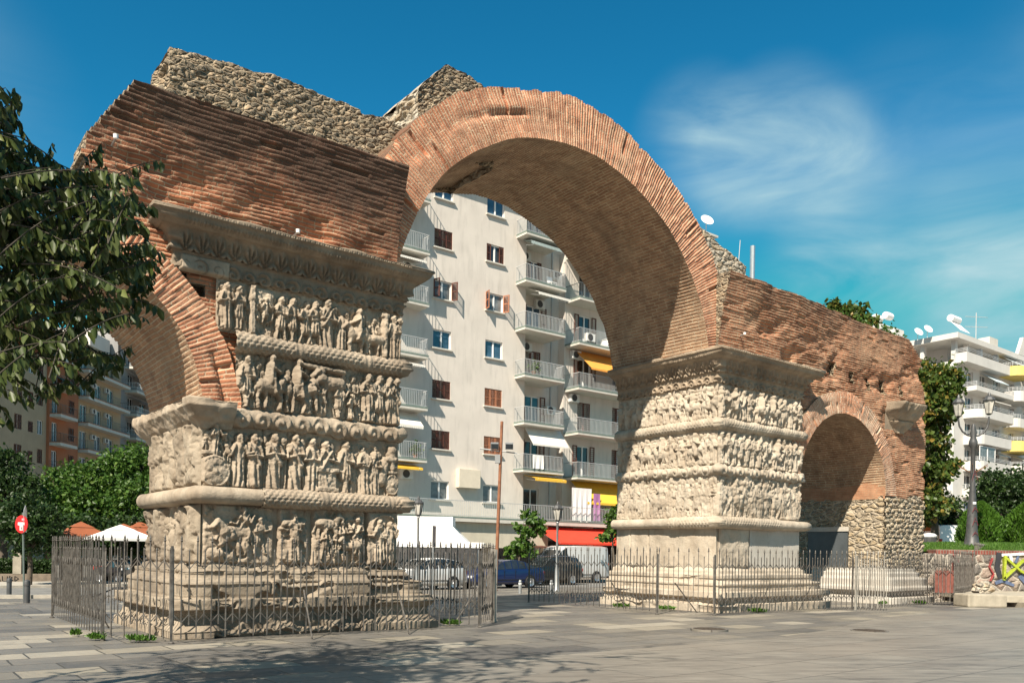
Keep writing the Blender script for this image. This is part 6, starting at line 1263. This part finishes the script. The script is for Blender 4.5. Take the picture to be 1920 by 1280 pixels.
# cafe umbrellas
BRU, WHU = M('brown_canvas', (.25, .075, .03), .9, .1, 2), M('white_canvas', (.74, .73, .70), .9, .05, 2)
for (x, ya, ye, hw, d, mt, lab) in ((152, 977, 1004, 46, 38, BRU, 'brown cafe umbrella left of the white one'), (232, 981, 1006, 52, 39, BRU, 'brown cafe umbrella directly behind the white one'), (262, 977, 1004, 50, 41, BRU, 'brown cafe umbrella nearest the left pier'), (226, 983, 1008, 54, 35, WHU, 'white square cafe umbrella')):
    a = at(x, ya, d); e = at(x, ye, d); g_ = gz(*TV(a.x, a.y)); r_ = hw*d/F; t = thing('cafe_umbrella', lab, 'umbrella', (a.x, a.y, g_), ROT, group='cafe umbrellas'); za, ze = a.z-g_, e.z-g_; m = MB()
    s2 = r_*.95; k = .36; vs = []
    def sq(r, z): return [(r, r, z), (-r, r, z), (-r, -r, z), (r, -r, z)]
    P4 = sq(s2, ze-.12)+sq(s2, ze)+sq(s2*k, ze+(za-ze)*.62); m.add(P4, [(a_+i, a_+(i+1) % 4, a_+4+(i+1) % 4, a_+4+i) for a_ in (0, 4) for i in range(4)])
    m.build('canopy', mt, t); m = MB(); P4 = sq(s2*k*1.25, ze+(za-ze)*.58)+[(0, 0, za)]; m.add(P4, [(i, (i+1) % 4, 4) for i in range(4)]); m.build('vent_cap', mt, t); m = MB(); m.lathe([(.3, 0), (.3, .08), (.035, .1), (.035, za-.05)], n=8); m.build('pole', DKG, t)
# market tent
d = 44; c = at(832, 1020, d); g_ = gz(*TV(c.x, c.y)); t = thing('market_tent', 'white canvas market tent with sloping sides by the cream shop fascia', 'tent', (c.x, c.y, g_), 0.); zz = lambda y: at(830, y, d).z-g_; xx = lambda x: at(x, 1020, d).x-c.x
m = MB(); top = [(xx(745), 0), (xx(848), 0), (xx(848), 2.2), (xx(745), 2.2)]; bot = [(xx(690), -1.2), (xx(880), -1.2), (xx(880), 3.4), (xx(690), 3.4)]
m.add([(x, y, zz(968)) for x, y in top]+[(x, y, zz(1018)) for x, y in bot]+[(x, y, zz(986)) for x, y in top], [(0, 1, 2, 3), (0, 8, 9, 1), (1, 9, 10, 2), (2, 10, 11, 3), (3, 11, 8, 0), (8, 4, 5, 9), (9, 5, 6, 10), (10, 6, 7, 11), (11, 7, 4, 8)]); m.build('canopy', WHU, t)
m = MB(); m.box(xx(690), xx(910), -1.35, -1.2, zz(1026), zz(1016)); m.box(xx(690), xx(910), -1.2, 2.5, zz(1018)-.03, zz(1018)); m.build('valance', WHU, t); m = MB(); m.box(xx(700), xx(895), .5, 3, 0, zz(1027)); m.build('side_curtain', M('shaded_canvas', (.50, .50, .50), .9), t)
for x in (xx(695), xx(900)): m = MB(); m.tube([(x, -1.25, 0), (x, -1.25, zz(1020))], .04, 6); m.build('tent_pole', GALV, t)
# kiosk, bin and parking sign on the raised street
p = at(1742, 1030, 47); t = thing('kiosk', 'dark kiosk with a small orange awning at the right end of the arch', 'kiosk', (p.x, p.y, 1.5)); m = MB(); m.box(-.6, 2.6, 1, 4, 0, 2.6); m.build('cabin', SHD, t, bevel=.05); m = MB(); m.add([(-.6, 1, 2.2), (.9, 1, 2.2), (.9, -.4, 1.75), (-.6, -.4, 1.75), (-.6, -.4, 1.5), (.9, -.4, 1.5)], [(0, 1, 2, 3), (3, 2, 5, 4)]); m.build('awning', M('orange_red_awning', (.60, .13, .03), .85), t, fixn=False)
p = at(1742, 1018, 42); t = thing('litter_bin', 'dark litter bin with a pale top by the end of the arch', 'bin', (p.x, p.y, 1.5)); m = MB(); m.lathe([(.28, 0), (.33, 1.0), (.33, 1.05)], n=14); m.build('body', DKG, t); m = MB(); m.lathe([(.34, 1.05), (.36, 1.12), (.25, 1.22), (.02, 1.25)], n=14); m.build('lid', FRM, t)
p = at(1872, 1030, 48); t = thing('blue_sign', 'blue square information sign with a white mark below the dark tree', 'road sign', (p.x, p.y, 1.5)); m = MB(); m.tube([(0, 0, 0), (0, 0, 2.5)], .03, 6); m.build('pole', GALV, t); m = MB(); m.box(-.32, .32, -.06, -.03, 1.95, 2.75); o = m.build('panel', M('sign_blue', (.03, .12, .38), .4), t, bevel=.01); m = MB(); m.box(-.1, .1, -.068, -.06, 2.1, 2.5); m.box(-.22, .22, -.068, -.06, 2.5, 2.6); m.build('white_mark', FRM, o)
# laundry, chairs and table on the balconies
def cloth(lab, t0, t1, v, z0, z1, mat, cat='laundry', name='hung_cloth'):
    n = 16; m = MB()
    for i in range(n):
        a = t0+(t1-t0)*i/n; b = t0+(t1-t0)*(i+1)/n; f = lambda q: v+.05*math.sin(q*14); m.add([(a, f(a), z0), (b, f(b), z0), (b, v, z1), (a, v, z1), (a, f(a)+.02, z0), (b, f(b)+.02, z0), (b, v+.02, z1), (a, v+.02, z1)], [(0, 1, 2, 3), (7, 6, 5, 4), (0, 4, 5, 1), (2, 6, 7, 3)])
    c = ((t0+t1)/2, v, z0); m.v = [(x-c[0], y-c[1], z-c[2]) for x, y, z in m.v]; o = m.build(name, mat, None, loc=W(*c)); o.rotation_euler = (0, 0, ROT); setp(o, lab, cat)
cloth('white sheet drying on the first floor terrace', 33.2, 35.0, VB-1.25, 3.7, 5.9, WHU); cloth('purple towel hanging beside the white sheet', 35.2, 35.8, VB-1.25, 3.75, 5.6, M('purple_cloth', (.36, .16, .34), .9)); cloth('white towel hung over the second floor balcony rail', 29.9, 30.8, VB-1.1, LV[0]+.1, LV[0]+1.0, WHU)
m = MB(); m.box(-.6, .6, -.4, .4, .0, .72); m.box(-.65, .65, -.45, .45, .72, .76); o = m.build('covered_table', WHU, None, loc=W(37.6, VQ-.75, LV[3]-.12), bevel=.02); o.rotation_euler = (0, 0, ROT); setp(o, 'small table under a white cloth on the right balcony', 'table')
for (tt, vv, z, lab) in ((31.9, VB-.4, LV[4], 'white plastic chair on the upper middle balcony'), (39.3, VQ-.7, LV[3]-.18, 'white plastic chair beside the covered balcony table')):
    t = athing('plastic_chair', lab, 'chair', (tt, vv, z), 'white plastic balcony chairs'); m = MB(); m.box(tt-.24, tt+.24, vv-.22, vv+.22, z+.42, z+.46); m.build('seat', FRM, t); m = MB(); m.obox((tt, vv+.25, z+.68), (.48, .03, .48), Matrix.Rotation(-.2, 3, 'X')); m.build('backrest', FRM, t)
    for a in (-.2, .2):
        for b in (-.18, .18): m = MB(); m.box(tt+a-.02, tt+a+.02, vv+b-.02, vv+b+.02, z+.06, z+.42); m.build('leg', FRM, t)
# little floodlights fixed on the brickwork
for (x, y, v_, lab) in ((212, 267, -.16, 'small white spotlight high on the left wing wall'), (551, 441, .04, 'small white spotlight just above the left cornice'), (1386, 629, .02, 'small white spotlight above the right cornice')):
    r = ray(x, y); k = ((P0[0]*V[0]+P0[1]*V[1])+v_)/(r[0]*V[0]+r[1]*V[1]); t = thing('wall_spotlight', lab, 'spotlight', (r[0]*k, k, EYE+r[2]*k), ROT, group='spotlights on the brickwork')
    m = MB(); m.tube([(0, .08, -.02), (0, -.16, 0)], .018, 6); m.build('bracket', GALV, t); m = MB(); m.lathe([(.01, -.035), (.035, -.03), (.04, .03), (.01, .035)], (0, -.18, .02), 10); m.build('lamp_head', FRM, t, smooth=50)

POT = M('terracotta', (.34, .13, .07), .85, .2, 6)
for (tt, vv, z, lab) in ((21.3, VB-.7, LV[0], 'terracotta potted plant on the lowest left balcony'), (30.2, VB-.7, LV[2], 'potted plant on the middle balcony of the white block'), (40.2, VQ-1.1, LV[1]-.18, 'potted plant on the right hand balcony under the yellow awning'), (36.8, VB-1.0, 3.55, 'potted plant on the first floor terrace')):
    t = athing('potted_plant', lab, 'plant', (tt, vv, z), 'potted plants on the balconies'); m = MB(); m.lathe([(.1, 0), (.15, .28), (.17, .28), (.17, .33), (.02, .31)], (tt, vv, z+.02), 10); m.build('pot', POT, t); P = rng.normal(size=(150, 3))*np.array([.16, .16, .2])+np.array([tt, vv, z+.6]); leafmesh('foliage', P, rng.normal(size=P.shape), .16, .05, LFG, t)
# ================================================================== camera, light, sky
cam = bpy.data.cameras.new('camera'); co = bpy.data.objects.new('camera', cam); COL.objects.link(co)
cam.sensor_width = 36.; cam.sensor_fit = 'HORIZONTAL'; cam.lens = 36.*F/1920; cam.shift_y = SHV/1920; cam.clip_end = 3000; cam.clip_start = .1
co.matrix_world = Matrix(((CR, -SR, 0, 0), (0, 0, -1, 0), (SR, CR, 0, EYE), (0, 0, 0, 1)))
SC.camera = co
LD = Vector((.405, .912, 0)).normalized(); EL = math.radians(45.5)
ld = Vector((LD.x*math.cos(EL), LD.y*math.cos(EL), -math.sin(EL)))
sun = bpy.data.lights.new('sun', 'SUN'); so = bpy.data.objects.new('sun', sun); COL.objects.link(so)
sun.energy = SUN_E; sun.angle = math.radians(.5); sun.color = (1., .90, .755); so.rotation_euler = ld.to_track_quat('-Z', 'Y').to_euler(); so.location = (-20, -30, 40)
wd = bpy.data.worlds.new('World'); SC.world = wd; wd.use_nodes = True; nt = wd.node_tree; N = nt.nodes; bg = N['Background']
sky = N.new('ShaderNodeTexSky'); sky.sky_type = 'NISHITA'; sky.sun_disc = False; sky.sun_elevation = EL
sky.sun_rotation = math.atan2(-LD.x, -LD.y); sky.altitude = 100; sky.air_density = 1.0; sky.dust_density = .6; sky.ozone_density = 2.5
s = NT.__new__(NT); s.t = nt; s.n = N
gen = N.new('ShaderNodeTexCoord').outputs['Generated']
nz = s.noise(s.scale(gen, (1.6, 1.6, 5.0), (0, 0, 0), (0, .12, 0)), 3.0, 6, .55, dist=.6)
def blob(x, y, w, p=1.):
    d = Vector(ray(x, y)).normalized(); n = N.new('ShaderNodeVectorMath'); n.operation = 'DOT_PRODUCT'; nt.links.new(gen, n.inputs[0]); n.inputs[1].default_value = d
    c = math.cos(math.radians(w*1.35)); q = s.math('MAXIMUM', s.math('DIVIDE', s.math('SUBTRACT', n.outputs['Value'], c), 1-c), 0); return s.math('MULTIPLY', s.math('POWER', q, 1.8), p*1.15)
fld = None
for b in ((1370, 300, 3.6, .75), (1460, 285, 4.2, .7), (1550, 325, 3.8, .5), (1310, 250, 3.2, .4), (1680, 290, 5, .22), (1560, 505, 3.6, .6), (1760, 500, 4.2, .5), (1910, 600, 4.5, 1.), (2300, 500, 14, .7), (-600, 300, 14, .6)):
    v_ = blob(*b); fld = v_ if fld is None else s.math('ADD', fld, v_)
cm = s.math('MULTIPLY', s.ramp(nz, .30, .68), s.math('MINIMUM', fld, 1.1))
K_ = SKY_S*2**EXPO; sc_ = N.new('ShaderNodeSeparateColor'); nt.links.new(sky.outputs[0], sc_.inputs[0]); cc_ = N.new('ShaderNodeCombineColor')
for i_, (g_, a_, m_) in enumerate(((2.2, 1.1, .85), (1.36, 1.55, .43), (1.32, 1.42, .50))):
    nt.links.new(s.math('MULTIPLY', s.math('POWER', s.math('MINIMUM', s.math('MULTIPLY', sc_.outputs[i_], K_), m_), g_), a_/K_), cc_.inputs[i_])
tint = cc_.outputs[0]
colr = s.mix(s.math('MINIMUM', s.math('MULTIPLY', cm, .85), 1.), tint, (3.9, 5.6, 6.0))
nt.links.new(colr, bg.inputs[0]); bg.inputs[1].default_value = SKY_S
SC.view_settings.view_transform = 'Standard'; SC.view_settings.look = 'None'; SC.view_settings.exposure = EXPO; SC.view_settings.gamma = 1
SC.render.engine = 'CYCLES'
try:
    SC.cycles.use_denoising = True; SC.cycles.max_bounces = 6; SC.cycles.use_adaptive_sampling = True
except Exception: pass
